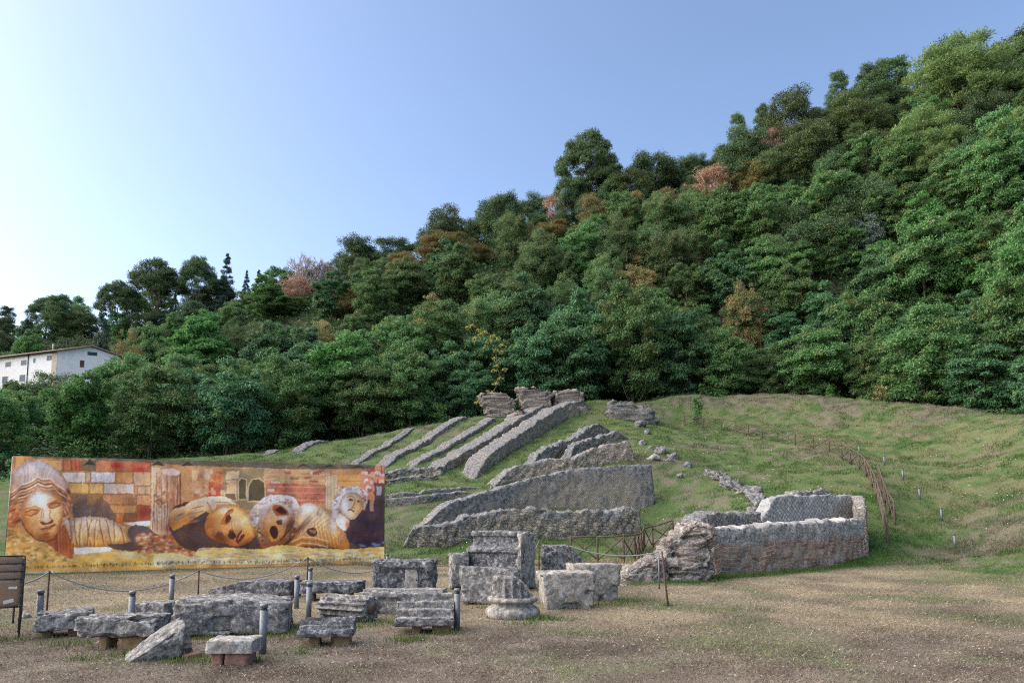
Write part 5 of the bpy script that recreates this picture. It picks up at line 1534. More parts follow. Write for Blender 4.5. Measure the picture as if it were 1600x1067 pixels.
# --- ground strip on the right
gp = vgrad(Z8([(-280, 830), (-120, 820), (0, 850), (60, 780), (200, 775), (380, 780), (520, 790), (700, 755), (900, 775), (1200, 790), (1400, 775), (1510, 780), (1510, 900), (1200, 880), (700, 900), (300, 905), (0, 900), (-280, 930)]), (230, 190, 96), (214, 196, 160), 854, 880)
for k in range(300):
    x, y = rs.uniform(0, 1500), rs.uniform(775, 885)
    blob(*Z8([(x, y)])[0], rs.uniform(2, 8), rs.uniform(.5, 1.5), rs.choice([(226, 214, 196), (226, 176, 88), (160, 130, 120), (205, 150, 70), (130, 110, 110), (240, 226, 190), (226, 166, 80)]), .65, rs.uniform(-.15, .15), gp)
for k in range(9): blob(*Z8([(rs.uniform(1340, 1490), rs.uniform(785, 830))])[0], 2.6, 2, (238, 176, 80), .9)
for k in range(420):
    x = rs.uniform(30, 598); yb = np.interp(x, [0, 120, 200, 300, 400, 600], [889, 886, 883, 880, 880, 873])
    line([(x, yb + rs.uniform(-3, 1)), (x + rs.uniform(-1, 1), yb - rs.uniform(1, 5))], .8, rs.choice([(70, 74, 36), (94, 96, 44), (60, 56, 40), (120, 104, 50)]), .8)
poly([(20, 889), (120, 889), (200, 887), (300, 884), (400, 884), (600, 877), (600, 900), (0, 905)], (222, 158, 84))
poly([(20, 893), (200, 892), (300, 888), (300, 900), (0, 903)], (198, 186, 176))
# --- slatted grey band along the top
poly([(34, 711), (150, 713), (300, 716.5), (601, 724.5), (601, 733), (585, 732), (470, 733), (300, 727), (140, 717), (60, 716)], (112, 98, 82))
for k in range(220): x = rs.uniform(40, 590); y = 712 + x * .021 + rs.uniform(0, 9 if x > 240 else 4); line([(x, y), (x + rs.uniform(4, 10), y + rs.uniform(-.3, .6))], .7, rs.choice([(150, 136, 116), (80, 70, 60), (180, 150, 110), (120, 100, 80)]), .5)
for x in (140, 247, 293, 474, 515, 560): poly([(x - 11, 725 + x * .008), (x, 713 + x * .02), (x + 11, 725 + x * .008)], (74, 66, 58)); line([(x - 10, 724 + x * .008), (x, 714 + x * .02), (x + 10, 724 + x * .008)], 1.0, (150, 130, 104), .8)
rect8(1430, 122, 1510, 170, (226, 150, 120)); line(Z8([(1480, 122), (1480, 200)]), 1.6, (196, 60, 50), .8)
n0 = fbm2(gx, gy, .06, 4, 83); CAN = CAN * (1 + .13 * n0)[..., None] + np.array([8, 2, -6]) * fbm2(gx, gy, .12, 3, 84)[..., None]
n1 = fbm2(gx, gy, .9, 3, 81); n2 = fbm2(gx, gy * .35, 1.3, 2, 82)
CAN = np.clip(CAN * (1 + .07 * n1 + .06 * n2)[..., None], 4, 250)
def srgb2lin(c_):
    c_ = np.asarray(c_, float) / 255.0
    return np.where(c_ <= .04045, c_ / 12.92, ((c_ + .055) / 1.055) ** 2.4)
# real plane of the canvas
pBL, pBR = G(6, 897), G(600, 879)
root = empty("painted_panel", pBL)
dirx = (pBR - pBL); Wd = dirx.length; dirx.normalize()
nrm = Vector((dirx.y, -dirx.x, 0))
leanv = Vector((0, 0, 1)) - nrm * .05
leanv.normalize()
# heights from the photograph's top corners
def hgt(pb, px, py):
    lo, hi = 0.0, 8.0
    for _ in range(50):
        mdd = (lo + hi) / 2
        u_, v_ = proj(np.array(pb + leanv * mdd))
        if v_ > py: lo = mdd
        else: hi = mdd
    return lo
hL, hR = hgt(pBL, 22, 712), hgt(pBR, 601, 727)
NU, NV = 700, 215
uu, vv = np.meshgrid(np.linspace(0, 1, NU), np.linspace(0, 1, NV))
hh = hL + (hR - hL) * uu
bulge = .02 * np.sin(uu * 23) * np.sin(vv * PI) + .012 * np.sin(uu * 57 + 3 * vv)
Vm = np.array(pBL) + uu[..., None] * Wd * np.array(dirx) + (vv * hh)[..., None] * np.array(leanv) + (bulge + .03)[..., None] * np.array(nrm)
px_, py_ = proj(Vm)
fx = np.clip((px_ - X0) * SCL, 0, CW - 1.01); fy = np.clip((py_ - Y0_) * SCL, 0, CH - 1.01)
ix, iy = fx.astype(int), fy.astype(int); fx -= ix; fy -= iy
def boxb(A):
    k = np.pad(A, ((1, 1), (1, 1), (0, 0)), mode='edge')
    return (k[1:-1, 1:-1] * 2 + k[:-2, 1:-1] + k[2:, 1:-1] + k[1:-1, :-2] + k[1:-1, 2:]) / 6
CAN = boxb(CAN)
smp = CAN[iy, ix] * ((1 - fx) * (1 - fy))[..., None] + CAN[iy, ix + 1] * (fx * (1 - fy))[..., None] + CAN[iy + 1, ix] * ((1 - fx) * fy)[..., None] + CAN[iy + 1, ix + 1] * (fx * fy)[..., None]
q_ = smp.reshape(-1, 3)
q_ = q_.mean(1, keepdims=True) * .10 + q_ * .90
PAINT = np.clip(srgb2lin(np.clip(q_ * 1.07, 0, 252)), .02, .92)
M['canvas'] = mat_attr("printed_canvas", rough=.9, spec=.04)
ii = np.arange(NU * NV).reshape(NV, NU)
Fq = np.stack([ii[:-1, :-1], ii[:-1, 1:], ii[1:, 1:], ii[1:, :-1]], -1).reshape(-1, 4)
fastmesh("canvas", Vm.reshape(-1, 3) - np.array(pBL), Fq, M['canvas'], root, True, col=PAINT)
mb = MB()
for f in np.linspace(0, 1, 9):
    b = dirx * (Wd * f) - nrm * .06; tp_ = b + leanv * (hL + (hR - hL) * f - .02)
    mb.tube([b, tp_], .035, 6)
for f in (.02, .5, .98): mb.tube([leanv * hL * f - nrm * .10, dirx * Wd + leanv * hR * f - nrm * .10], .035, 6)
for f in np.linspace(0.06, .94, 5):
    b = dirx * (Wd * f) - nrm * 1.5; mb.tube([b, dirx * (Wd * f) + leanv * (hL * .75) - nrm * .12], .035, 6)
mb.build("frame", M['steeldark'], root, True)
tag(root, "very wide painted canvas panel showing classical stone heads, a mask and masonry", "mural panel")

# ------------------------------------------------------------ trees
LEAF = {
 'locust': mat_leaf("leaf_locust", (0.066, 0.169, 0.041), (0.122, 0.258, 0.059), (0.197, 0.220, 0.048), .28, .015, .15),
 'deep': mat_leaf("leaf_deep_green", (0.040, 0.131, 0.048), (0.078, 0.204, 0.065), (0.094, 0.190, 0.036), .25, .015, .2),
 'bright': mat_leaf("leaf_bright_green", (.055, .17, .025), (.095, .24, .04), None, .35, .012),
 'olive': mat_leaf("leaf_olive", (0.080, 0.167, 0.044), (0.142, 0.244, 0.073), (0.200, 0.222, 0.073), .28, .015, .2),
 'oak': mat_leaf("leaf_dark_oak", (0.034, 0.091, 0.029), (0.078, 0.151, 0.046), (0.141, 0.189, 0.057), .18, .012, .3),
 'chestnut': mat_leaf("leaf_chestnut", (0.042, 0.100, 0.026), (0.158, 0.198, 0.053), None, .2, .01),
 'pine': mat_leaf("needles_pine", (0.058, 0.129, 0.041), (0.110, 0.193, 0.058), None, .2, .012),
 'palepine': mat_leaf("needles_pale_pine", (0.132, 0.252, 0.055), (0.216, 0.348, 0.077), None, .3, .012),
 'fir': mat_leaf("needles_fir", (0.034, 0.078, 0.046), (0.060, 0.114, 0.060), None, .12, .01),
 'rust': mat_leaf("leaf_rust", (0.396, 0.198, 0.127), (0.506, 0.297, 0.187), (0.154, 0.187, 0.066), .25, .01, .25),
 'amber': mat_leaf("leaf_amber", (0.351, 0.210, 0.061), (0.234, 0.222, 0.066), (0.117, 0.180, 0.050), .25, .01, .4),
 'silver': mat_leaf("leaf_silver", (.13, .19, .15), (.19, .25, .20), None, .2, .01),
 'yellow': mat_leaf("leaf_yellow", (.42, .42, .045), (.50, .50, .07), None, .3, .01),
 'under': mat_leaf("leaf_undergrowth", (0.022, 0.066, 0.022), (0.054, 0.132, 0.035), (0.072, 0.132, 0.030), .2, .01),
}
def leaves(centers, radii, flat, n_per, ll, lw, droop, rg, bias=-.35, shell=(.35, 1.08), outw=.7, upn=.55):
    """diamond leaf-spray faces spread through clumps: centers (k,3), radii (k,)"""
    k = len(centers)
    cnt = np.maximum(8, (n_per * (radii / radii.mean()) ** 2).astype(int))
    ci = np.repeat(np.arange(k), cnt)
    n = len(ci)
    z = rg.uniform(bias, 1, n) ; a = rg.uniform(0, 2 * PI, n)
    s_ = np.sqrt(np.maximum(0, 1 - z * z))
    d = np.stack([s_ * np.cos(a), s_ * np.sin(a), z], 1)
    rad = radii[ci] * rg.uniform(shell[0], shell[1], n)
    lump = 1 + .22 * fbm(centers[ci] * 3.1 + d * 2.0, 1.0, 2, 5)
    p = centers[ci] + d * (rad * lump)[:, None] * np.array([1, 1, flat])
    ax = d * outw + rg.normal(0, .55, (n, 3)) + np.array([0, 0, -droop])
    ax /= np.linalg.norm(ax, axis=1, keepdims=True)
    nr = d * (1 - upn) + np.array([0, 0, upn]) + rg.normal(0, .35, (n, 3))
    wd = np.cross(ax, nr); wd /= np.linalg.norm(wd, axis=1, keepdims=True) + 1e-9
    L = ll * rg.uniform(.6, 1.3, n); W_ = lw * rg.uniform(.7, 1.3, n)
    b = p - ax * (L * .4)[:, None]; t_ = p + ax * (L * .6)[:, None]
    m1 = p + wd * (W_ / 2)[:, None]; m2 = p - wd * (W_ / 2)[:, None]
    V = np.stack([b, m1, t_, m2], 1).reshape(-1, 3)
    F = np.arange(n * 4).reshape(n, 4)
    return V, F
def lobes_for(shape, H, Rr, n, lr, rg, low=.0):
    c_ = []; r_ = []
    while len(c_) < n:
        if shape == 'dome':
            z = rg.uniform(-1, 1); a = rg.uniform(0, 2 * PI); q = rg.uniform(.45, 1.05)
            s_ = math.sqrt(1 - z * z)
            h0 = H * (low + (1 - low) / 2); hz = H * (1 - low) / 2 - lr * .5
            p = [Rr * q * s_ * math.cos(a), Rr * q * s_ * math.sin(a), h0 + hz * z * q]
            rr = lr * rg.uniform(.5, 1.45)
        elif shape == 'cone':
            k = rg.uniform(0, 1) ** 1.2; a = rg.uniform(0, 2 * PI)
            z = H * (low + (1 - low) * k); q = Rr * (1 - k) ** .85 * rg.uniform(.55, 1.0)
            p = [q * math.cos(a), q * math.sin(a), z - .3]; rr = lr * (.45 + .75 * (1 - k)) * rg.uniform(.8, 1.2)
        elif shape == 'umbrella':
            a = rg.uniform(0, 2 * PI); q = Rr * math.sqrt(rg.uniform(0, 1))
            z = H * (low + (1 - low) * (.35 + .6 * math.sqrt(max(0, 1 - (q / Rr) ** 2)) * rg.uniform(.45, 1)))
            p = [q * math.cos(a), q * math.sin(a), z]; rr = lr * rg.uniform(.7, 1.2)
        elif shape == 'tufts':
            k = rg.uniform(0, 1); a = rg.uniform(0, 2 * PI)
            q = Rr * (.35 + .65 * math.sin(PI * min(1, k * .8 + .2))) * rg.uniform(.3, 1.0)
            p = [q * math.cos(a), q * math.sin(a), H * (low + (1 - low) * k) - .4]; rr = lr * rg.uniform(.6, 1.2)
        c_.append(p); r_.append(rr)
    return np.array(c_), np.array(r_)
SPEC = {  # shape, height, radius, lobes, lobe radius, flatness, leaves per lobe, leaf length, width, droop, low edge, leaf, bark, bias, upn
 'locust': ('dome', 12.0, 4.0, 150, .80, .70, 230, .34, .115, .45, .03, 'locust', 'bark', -.6, .40),
 'deep': ('dome', 11.5, 3.9, 140, .85, .62, 235, .40, .125, .65, .03, 'deep', 'bark', -.5, .45),
 'bright': ('dome', 11.0, 3.6, 120, .78, .66, 220, .30, .17, .5, .04, 'bright', 'bark', -.5, .45),
 'olive': ('dome', 11.0, 3.7, 150, .80, .85, 215, .26, .095, .2, .04, 'olive', 'bark', -.6, .35),
 'oak': ('dome', 10.5, 3.9, 110, 1.0, .85, 290, .21, .125, .1, .06, 'oak', 'bark', -.6, .35),
 'chestnut': ('dome', 11.0, 4.0, 110, 1.0, .85, 280, .23, .12, .1, .05, 'chestnut', 'bark', -.5, .45),
 'pine': ('umbrella', 13.0, 4.0, 130, .85, .75, 270, .30, .08, -.4, .22, 'pine', 'bark', -.6, .3),
 'tuftpine': ('tufts', 13.0, 2.9, 130, .75, .85, 240, .30, .08, -.4, .15, 'pine', 'bark', -.6, .3),
 'palepine': ('dome', 12.5, 4.2, 170, .80, 1.0, 220, .36, .08, -.8, .05, 'palepine', 'bark', -.6, .2),
 'fir': ('cone', 12.5, 3.0, 150, .75, .6, 200, .27, .10, .3, .03, 'fir', 'bark', -.4, .4),
 'rust': ('dome', 9.0, 3.4, 90, .75, .8, 120, .26, .10, .3, .10, 'rust', 'barkgrey', -.6, .4),
 'amber': ('dome', 10.5, 3.5, 130, .8, .8, 190, .26, .10, .3, .05, 'amber', 'bark', -.6, .4),
 'silver': ('dome', 6.0, 2.8, 70, .65, .8, 190, .22, .09, .2, .06, 'silver', 'bark', -.5, .4),
}
def limb_mesh(H, Rr, cs, rg, thick, low, nl=8):
    mb = MB()
    top = H * (.5 + low * .4)
    bend = [rg.uniform(-.5, .5), rg.uniform(-.5, .5)]
    tr = [Vector((bend[0] * math.sin(k * 1.1) * k * .5, bend[1] * math.sin(k * 1.4) * k * .5, -1.0 + (top + 1) * k)) for k in np.linspace(0, 1, 7)]
    mb.tube(tr, [thick * (1 - .6 * k) for k in np.linspace(0, 1, 7)], 8)
    sel = rg.choice(len(cs), min(nl, len(cs)), replace=False)
    for j in sel:
        e = Vector(cs[j]); i = min(5, max(1, int(6 * min(1, max(0, e.z / H - .15) / .8))))
        s_ = tr[i]; m_ = s_.lerp(e, .5) + Vector((0, 0, -.2 * (e - s_).length * .3))
        mb.tube([s_, m_, e], [thick * .38, thick * .24, thick * .08], 5)
    return mb
PROTO = {}
def make_proto(kind, var):
    sh, H, Rr, nl, lr, fl, npl, ll, lw, dr, low, lf, bk, bias, upn = SPEC[kind]
    rg = np.random.default_rng(100 * var + sum(map(ord, kind)))
    cs, rs_ = lobes_for(sh, H, Rr, nl, lr, rg, low)
    V, F = leaves(cs, rs_, fl, npl, ll, lw, dr, rg, bias=bias, upn=upn)
    cr = fastmesh("crown", V, F, LEAF[lf])
    tk = limb_mesh(H, Rr, cs, rg, .19, low, 10).build("trunk", M[bk], None, True)
    COL.objects.unlink(cr); COL.objects.unlink(tk)
    return cr.data, tk.data, H
NVAR = {'locust': 3, 'deep': 3, 'olive': 3, 'oak': 2, 'chestnut': 2, 'pine': 2, 'fir': 2, 'palepine': 2, 'bright': 2, 'amber': 2, 'rust': 2, 'tuftpine': 2, 'silver': 1}
for k_, nvr in NVAR.items():
    PROTO[k_] = [make_proto(k_, i) for i in range(nvr)]
KNAME = {'locust': 'broadleaf_tree', 'deep': 'broadleaf_tree', 'bright': 'broadleaf_tree', 'olive': 'broadleaf_tree', 'oak': 'oak_tree', 'chestnut': 'chestnut_tree', 'pine': 'pine_tree', 'tuftpine': 'pine_tree', 'palepine': 'pine_tree', 'fir': 'fir_tree', 'rust': 'dry_tree', 'amber': 'broadleaf_tree', 'silver': 'shrub'}
KDESC = {'locust': 'mid-green feathery tree', 'deep': 'blue-green layered tree', 'bright': 'bright green tree', 'olive': 'olive-green tree', 'oak': 'dark round tree', 'chestnut': 'dark yellow-tipped tree', 'pine': 'pine with spreading crown', 'tuftpine': 'open tufted pine', 'palepine': 'pale lime-green pine', 'fir': 'dark pointed conifer', 'rust': 'rust-brown withered tree', 'amber': 'amber-tinged tree', 'silver': 'silvery grey-green bush'}
tree_count = 0
def put_tree(kind, x, y, s_, label, group, zoff=0.0, sz=1.0, var=None, z=None):
    global tree_count
    vs = PROTO[kind]
    cm, tm, H = vs[(tree_count if var is None else var) % len(vs)]
    tree_count += 1
    z = tz(x, y) if z is None else z
    root = empty(KNAME[kind], (x, y, z + zoff), random.uniform(0, 2 * PI))
    root.scale = (s_, s_, s_ * sz)
    for nm, me_ in (("crown", cm), ("trunk", tm)):
        o = bpy.data.objects.new(nm, me_); COL.objects.link(o); o.parent = root
    tag(root, label, "shrub" if kind == 'silver' else "tree", group)
    return root
def top_at(kind, px, ptop, Y, label, s_=None, width=None, var=0):
    """a tree whose top reaches a photo point at depth Y"""
    if kind == 'silver' or (width and width < 4 and kind == 'rust'):
        for Yt in np.arange(Y, 125, 1.0):
            q = P(px, ptop, Yt)
            if q.z - tz(q.x, Yt) < width * 1.35: Y = float(Yt); break
    t_ = P(px, ptop, Y); g_ = tz(t_.x, Y); H = SPEC[kind][1]
    sz = max(.3, (t_.z - g_) / H)
    sxy = sz if width is None else width / (2 * SPEC[kind][2])
    vs = PROTO[kind]
    r_ = put_tree(kind, t_.x, Y, sxy, label, "trees on the wooded hill", sz=sz / sxy, var=var)
    return r_

# landmarks on the ground line and along the ridge, used to tell the trees apart
MARKS = [(-60, "left of the white house"), (30, "the white house's left half"), (115, "the white house's stone corner"), (190, "the panel's painted block wall"),
         (262, "the panel's painted column"), (340, "the painted fallen face"), (420, "the painted mask"), (490, "the painted draped torso"), (560, "the painted right-hand head"),
         (620, "the panel's right edge"), (680, "the lower ends of the radial walls"), (735, "the long radial wall's cut top"), (778, "the leftmost crest pillar"), (836, "the middle crest pillar"),
         (893, "the rightmost crest pillar"), (940, "the gap right of the crest pillars"), (990, "the long slumped masonry block"), (1060, "the far end of the wooden fence"), (1120, "the ragged rubble line"),
         (1190, "the brick ruin's left end"), (1270, "the middle of the brick ruin"), (1345, "the brick ruin's right end"), (1400, "the bend of the wooden fence"), (1455, "the middle path bollards"),
         (1510, "the nearest path bollard"), (1570, "the right picture edge"), (1680, "just past the right picture edge")]
ROWS = ["at the grass edge", "second row up", "third row up", "fourth row up", "fifth row up", "sixth row up", "seventh row up", "eighth row up", "on the ridge"]
used_labels = {}
def tree_label(kind, row, px):
    mk = min(MARKS, key=lambda m_: abs(m_[0] - px))[1]
    lab = f"{KDESC[kind]} {ROWS[row]}, above {mk}" if not mk.startswith(('left', 'just')) else f"{KDESC[kind]} {ROWS[row]}, {mk}"
    return lab
pending = []
specials = []
SPF = []
def special(kind, px, ptop, Y, label, width=None, var=0):
    specials.append((px, ptop)); SPF.append((px, ptop, Y, (width or SPEC[kind][2] * 2) / 2 / Y * FPX)); top_at(kind, px, ptop, Y, label, width=width, var=var)
# characterful trees first
special('pine', 917, 206, 122, "tall round-headed pine standing above the skyline with a bare leaning trunk", 10.5, 0)
special('pine', 948, 250, 121, "pine branching out low beside the tall round-headed pine", 8.0, 1)
special('oak', 893, 272, 122, "dark bushy tree at the left foot of the tall round-headed pine", 6.0, 1)
special('rust', 1112, 262, 112, "rust-orange withered tree high on the slope left of the steep ridge", 9.0, 0)
special('rust', 1208, 196, 114, "pinkish-brown withered tree just under the skyline among dark round trees", 6.5, 1)
special('rust', 868, 298, 124, "small dark rusty tree at the foot of the tall round-headed pine", 5, 0)
special('amber', 705, 366, 118, "orange-topped tree near the skyline left of centre", 11, 0)
special('amber', 632, 393, 116, "small orange-brown tree left of the orange-topped tree", 6, 1)
special('amber', 862, 350, 112, "yellowish tree on the upper slope below the small dark rusty tree", 8, 1)
special('amber', 1180, 250, 108, "thin orange-tinged tree right of the rust-orange withered tree", 7, 0)
special('amber', 745, 392, 112, "second orange-tinged tree, right below the orange-topped one", 8, 1)
special('amber', 640, 430, 104, "golden-brown tree on the mid slope left of centre", 8, 0)
special('amber', 560, 455, 104, "golden-green tree below the left shoulder of the skyline", 7.5, 1)
special('amber', 1165, 440, 80, "small reddish-amber tree low on the slope above the far fence", 4.5, 0)
special('rust', 1150, 468, 76, "small rusty patch of withered leaves low on the slope at centre right", 3.2, 1)
special('silver', 1345, 337, 82, "silvery grey bush amid the green slope at right", 5.2, 0)
special('bright', 540, 522, 66, "bright green tree at the grass edge behind the painted right-hand head", 8.5, 0)
special('bright', 1590, 340, 60, "vivid yellow-green tree cut by the right picture edge", 6.0, 1)
special('bright', 330, 528, 84, "light green tree above the painted fallen face, behind the front row", 6.5, 1)
special('palepine', 1500, 70, 100, "large pale lime-green pine filling the top right skyline", 15, 0)
special('palepine', 1440, 175, 92, "pale green pine below and left of the large lime-green one", 11, 1)
special('fir', 356, 394, 150, "tallest pointed dark conifer on the left skyline", 6.0, 0)
special('fir', 386, 421, 151, "small pointed conifer just right of the tallest one", 3.6, 1)
special('fir', 405, 420, 152, "second small pointed conifer, beside the withered grey tree", 4.2, 0)
special('pine', 250, 403, 148, "broad round pine on the left skyline, left of the open tufted pine", 12, 1)
special('pine', 313, 398, 149, "open tufted pine on the left skyline, left of the tallest conifer", 8.5, 0)
special('pine', 188, 436, 146, "pine with forked bare trunks on the left skyline", 8.5, 0)
special('tuftpine', 96, 460, 150, "open pine on the left skyline above the white house", 9, 1)
special('pine', 75, 462, 156, "flat-topped pine on the left skyline above the white house's roof", 8, 1)
special('fir', 163, 462, 118, "dark conifer standing just behind the white house's right end", 5, 1)
special('amber', 198, 514, 112, "brownish tree just right of the white house", 5.5, 0)
special('bright', 43, 516, 124, "light green round tree just above the white house's roof", 7, 0)
special('oak', 1093, 242, 122, "small dark round tree alone on the skyline left of the steep ridge", 4.6, 0)
special('oak', 1022, 238, 122, "dark round skyline tree right of the tall round-headed pine", 9, 1)
special('chestnut', 985, 262, 118, "dark yellow-flecked tree just under the skyline, right of the tall pine", 8.5, 0)
special('tuftpine', 1152, 176, 118, "small pine at the foot of the steep skyline", 4.0, 0)
special('tuftpine', 1192, 163, 120, "slim pine on the steep skyline beside the dark round trees", 4.5, 1)
special('tuftpine', 1308, 112, 118, "small tufted pine sticking up on the right skyline", 5, 0)
special('tuftpine', 1362, 98, 117, "pine with yellowish top on the right skyline, left of the tall dark one", 7, 1)
special('tuftpine', 1393, 92, 114, "tall dark pine on the right skyline", 8, 0)
special('oak', 1475, 66, 112, "dark tree crest behind the large lime-green pine", 9, 0)
special('oak', 1590, 58, 112, "dark round crown at the top right corner", 11, 1)
special('chestnut', 1232, 140, 114, "dark yellow-flecked tree high on the steep skyline", 9, 1)
special('chestnut', 1335, 165, 106, "rounded tree with golden leaf tips under the right skyline", 10, 0)
special('chestnut', 1262, 188, 104, "dark rounded tree with golden tips beside the pinkish-brown tree", 9, 1)
special('oak', 1165, 195, 110, "very dark tree at the foot of the steep skyline", 7, 0)
special('oak', 560, 368, 134, "dark bushy tree at the left shoulder of the skyline, right of the withered grey tree", 9, 0)
special('oak', 618, 372, 132, "dark bushy tree on the skyline left of the orange-topped tree", 8.5, 1)
special('locust', 450, 468, 120, "rusty-brown tinged tree below the withered grey tree", 8, 0)

def bare_tree(px, ptop, Y, label):
    t_ = P(px, ptop, Y); g_ = tz(t_.x, Y); H = t_.z - g_
    root = empty("bare_tree", (t_.x, Y, g_))
    mb = MB(); tw = MB(); rg = random.Random(4)
    def br(p, d, L, r_, dep):
        e = p + d * L
        (mb if dep < 2 else tw).tube([p, p.lerp(e, .5) + Vector((rg.uniform(-.05, .05), rg.uniform(-.05, .05), 0)) * L, e], [r_, r_ * .8, r_ * .6], 5 if dep < 2 else 4)
        if dep >= 5: return
        for _ in range(rg.choice([3, 3, 4]) if dep else 6):
            d2 = (d + Vector((rg.gauss(0, .42), rg.gauss(0, .42), rg.uniform(.0, .3)))).normalized()
            br(p.lerp(e, rg.uniform(.5, 1)), d2, L * rg.uniform(.6, .8), max(.035, r_ * .6), dep + 1)
    br(Vector((0, 0, -.5)), Vector((0, 0, 1)), H * .36, .17, 0)
    mb.build("trunk", M['barkgrey'], root, True); tw.build("twigs", M['barkgrey'], root, True)
    tag(root, label, "tree", "trees on the wooded hill")
bare_tree(478, 392, 134, "withered bare grey-pink tree on the skyline, left of centre")
bare_tree(505, 402, 135, "second withered bare tree, just right of the first and lower")
special('rust', 468, 432, 127, "reddish withered foliage at the foot of the bare grey tree", 8, 0)
special('rust', 512, 442, 126, "reddish bush right below the second bare tree", 5, 1)

def pick(px, row, nrow, rr):
    t_ = row / (nrow - 1)
    if row <= 1:
        if px < 260: return rr.choice(['locust', 'locust', 'deep', 'locust', 'bright'])
        if px < 900: return rr.choice(['deep', 'deep', 'locust'])
        return rr.choice(['deep', 'deep', 'locust', 'locust'])
    if px < 450: return rr.choice(['olive', 'oak', 'pine', 'locust', 'tuftpine', 'fir', 'locust'] if t_ > .5 else ['locust', 'locust', 'deep', 'olive', 'bright'])
    if px < 760: return rr.choice(['oak', 'olive', 'oak', 'chestnut'] if t_ > .75 else ['locust', 'deep', 'olive', 'locust', 'amber', 'locust'] if t_ > .35 else ['deep', 'deep', 'locust'])
    if px < 1130: return rr.choice(['oak', 'oak', 'chestnut', 'oak'] if t_ > .8 else ['olive', 'locust', 'locust', 'olive', 'amber'] if t_ > .35 else ['locust', 'deep', 'deep', 'olive'])
    if px < 1430: return rr.choice(['oak', 'chestnut', 'tuftpine', 'oak', 'chestnut'] if t_ > .65 else ['olive', 'locust', 'locust', 'oak'] if t_ > .4 else ['locust', 'deep', 'deep'])
    return rr.choice(['palepine', 'locust', 'locust', 'oak'] if t_ > .6 else ['locust', 'locust', 'bright', 'deep', 'locust', 'locust'])
rr = random.Random(3)
NR = 9
rows_px = {}
for row in range(NR):
    t0 = (row / (NR - 1)) ** 1.15
    px = -330 + (row % 2) * 30
    while px < 1790:
        fY, fy = foot_at(px); ry, rY, th = ridge_at(px)
        Y = (fY + 5.0) * (1 - t0) + (rY - 1) * t0
        sp = 5.3 * FPX / Y * rr.uniform(.85, 1.15)
        pj = px + rr.uniform(-.2, .2) * sp
        Yj = Y + rr.uniform(-1.6, 1.6)
        if row == 0: Yj = Y + rr.uniform(-.3, 1.5)
        kind = pick(pj, row, NR, rr)
        x = (pj - PCX) / FPX * Yj * 1.0
        H = SPEC[kind][1]
        s_ = rr.uniform(.62, 1.12) * {0: .88, NR - 1: th / 10.5 if th < 10.5 else 1}.get(row, .95)
        if row == NR - 1 and kind in ('palepine',): kind = 'oak'
        # actual picture position of the tree top
        z = tz(x, Yj)
        u_, v_ = proj(np.array([x, Yj, z + H * s_]))
        # keep the view to the house open
        for (a_, b_, ys_, r_) in SPF:
            if Yj < ys_ - 1 and abs(u_ - a_) < r_ + 2.2 / Yj * FPX and v_ < b_ + 26:
                zn = P(u_, b_ + 26 + rr.uniform(0, 8), Yj).z
                s_ = min(s_, (zn - z) / H)
        if s_ < .38: px += sp * .7; continue
        u_, v_ = proj(np.array([x, Yj, z + H * s_]))
        hide = (-60 < u_ < 238 and v_ < 590 and Yj < 116 and Yj > 40)
        if hide:
            if Yj > 92: px += sp; continue
            zneed = P(u_, 596 - 10 * (u_ > 120) + rr.uniform(-6, 8), Yj).z
            s2 = (zneed - z) / H
            if s2 < .4: px += sp; continue
            s_ = min(s_, s2)
        if 1 <= row and any(abs(u_ - a) < 18 and abs(v_ - b) < 18 for a, b in specials): px += sp * .9; continue
        if 440 < u_ < 540 and v_ < 478 and Yj < 137: px += sp * .6; continue
        pending.append([kind, x, Yj, s_, row, float(u_), (rr.uniform(.85, 1.25) if row < NR - 1 and not any(Yj < q[2] and abs(u_ - q[0]) < q[3] + 30 and v_ < q[1] + 70 for q in SPF) else 1.0)])
        px += sp
# fill the holes through which the bare hill would show
def crownpix(x, y, s_, H, Rr, sz):
    z = tz(x, y); u_, v_ = proj(np.array([x, y, z + H * s_ * sz * .55]))
    return float(u_), float(v_), Rr * s_ / y * FPX, H * s_ * sz * .5 / y * FPX
CP = [crownpix(p_[1], p_[2], p_[3], SPEC[p_[0]][1], SPEC[p_[0]][2], p_[6]) for p_ in pending]
nfill = 0
for gpx in range(-100, 1700, 22):
    fY, fy = foot_at(gpx); ry, rY, th = ridge_at(gpx)
    for gpy in np.arange(fy - 25, ry + 14, -16):
        if -40 < gpx < 235 and gpy < 612: continue
        if any(abs(gpx - q[0]) < q[3] and q[1] - 10 < gpy < q[1] + 50 for q in SPF): continue
        if 440 < gpx < 540 and gpy < 478: continue
        if any(((gpx - a) / (r_ * .85)) ** 2 + ((gpy - b) / (h_ * .85)) ** 2 < 1 for a, b, r_, h_ in CP): continue
        hit = None
        for Y in np.arange(fY + 5, rY, 1.5):
            q = P(gpx, gpy + 12, Y)
            if tz(q.x, Y) > q.z: hit = Y; break
        if hit is None: continue
        kind = pick(gpx, 4, NR, rr); s_ = rr.uniform(.75, .9)
        x = (gpx - PCX) / FPX * hit
        z = tz(x, hit); u_, v_ = proj(np.array([x, hit, z + SPEC[kind][1] * s_]))
        row = int(np.clip(round((hit - fY) / (rY - fY) * (NR - 1)), 1, NR - 2))
        pending.append([kind, x, hit, s_, row, float(u_), 1.0]); nfill += 1
        CP.append(crownpix(x, hit, s_, SPEC[kind][1], SPEC[kind][2], 1.0))
print("filled", nfill)
from collections import Counter
for p_ in pending: p_.append(tree_label(p_[0], p_[4], p_[5]))
by = {}
for p_ in pending: by.setdefault(p_[-1], []).append(p_)
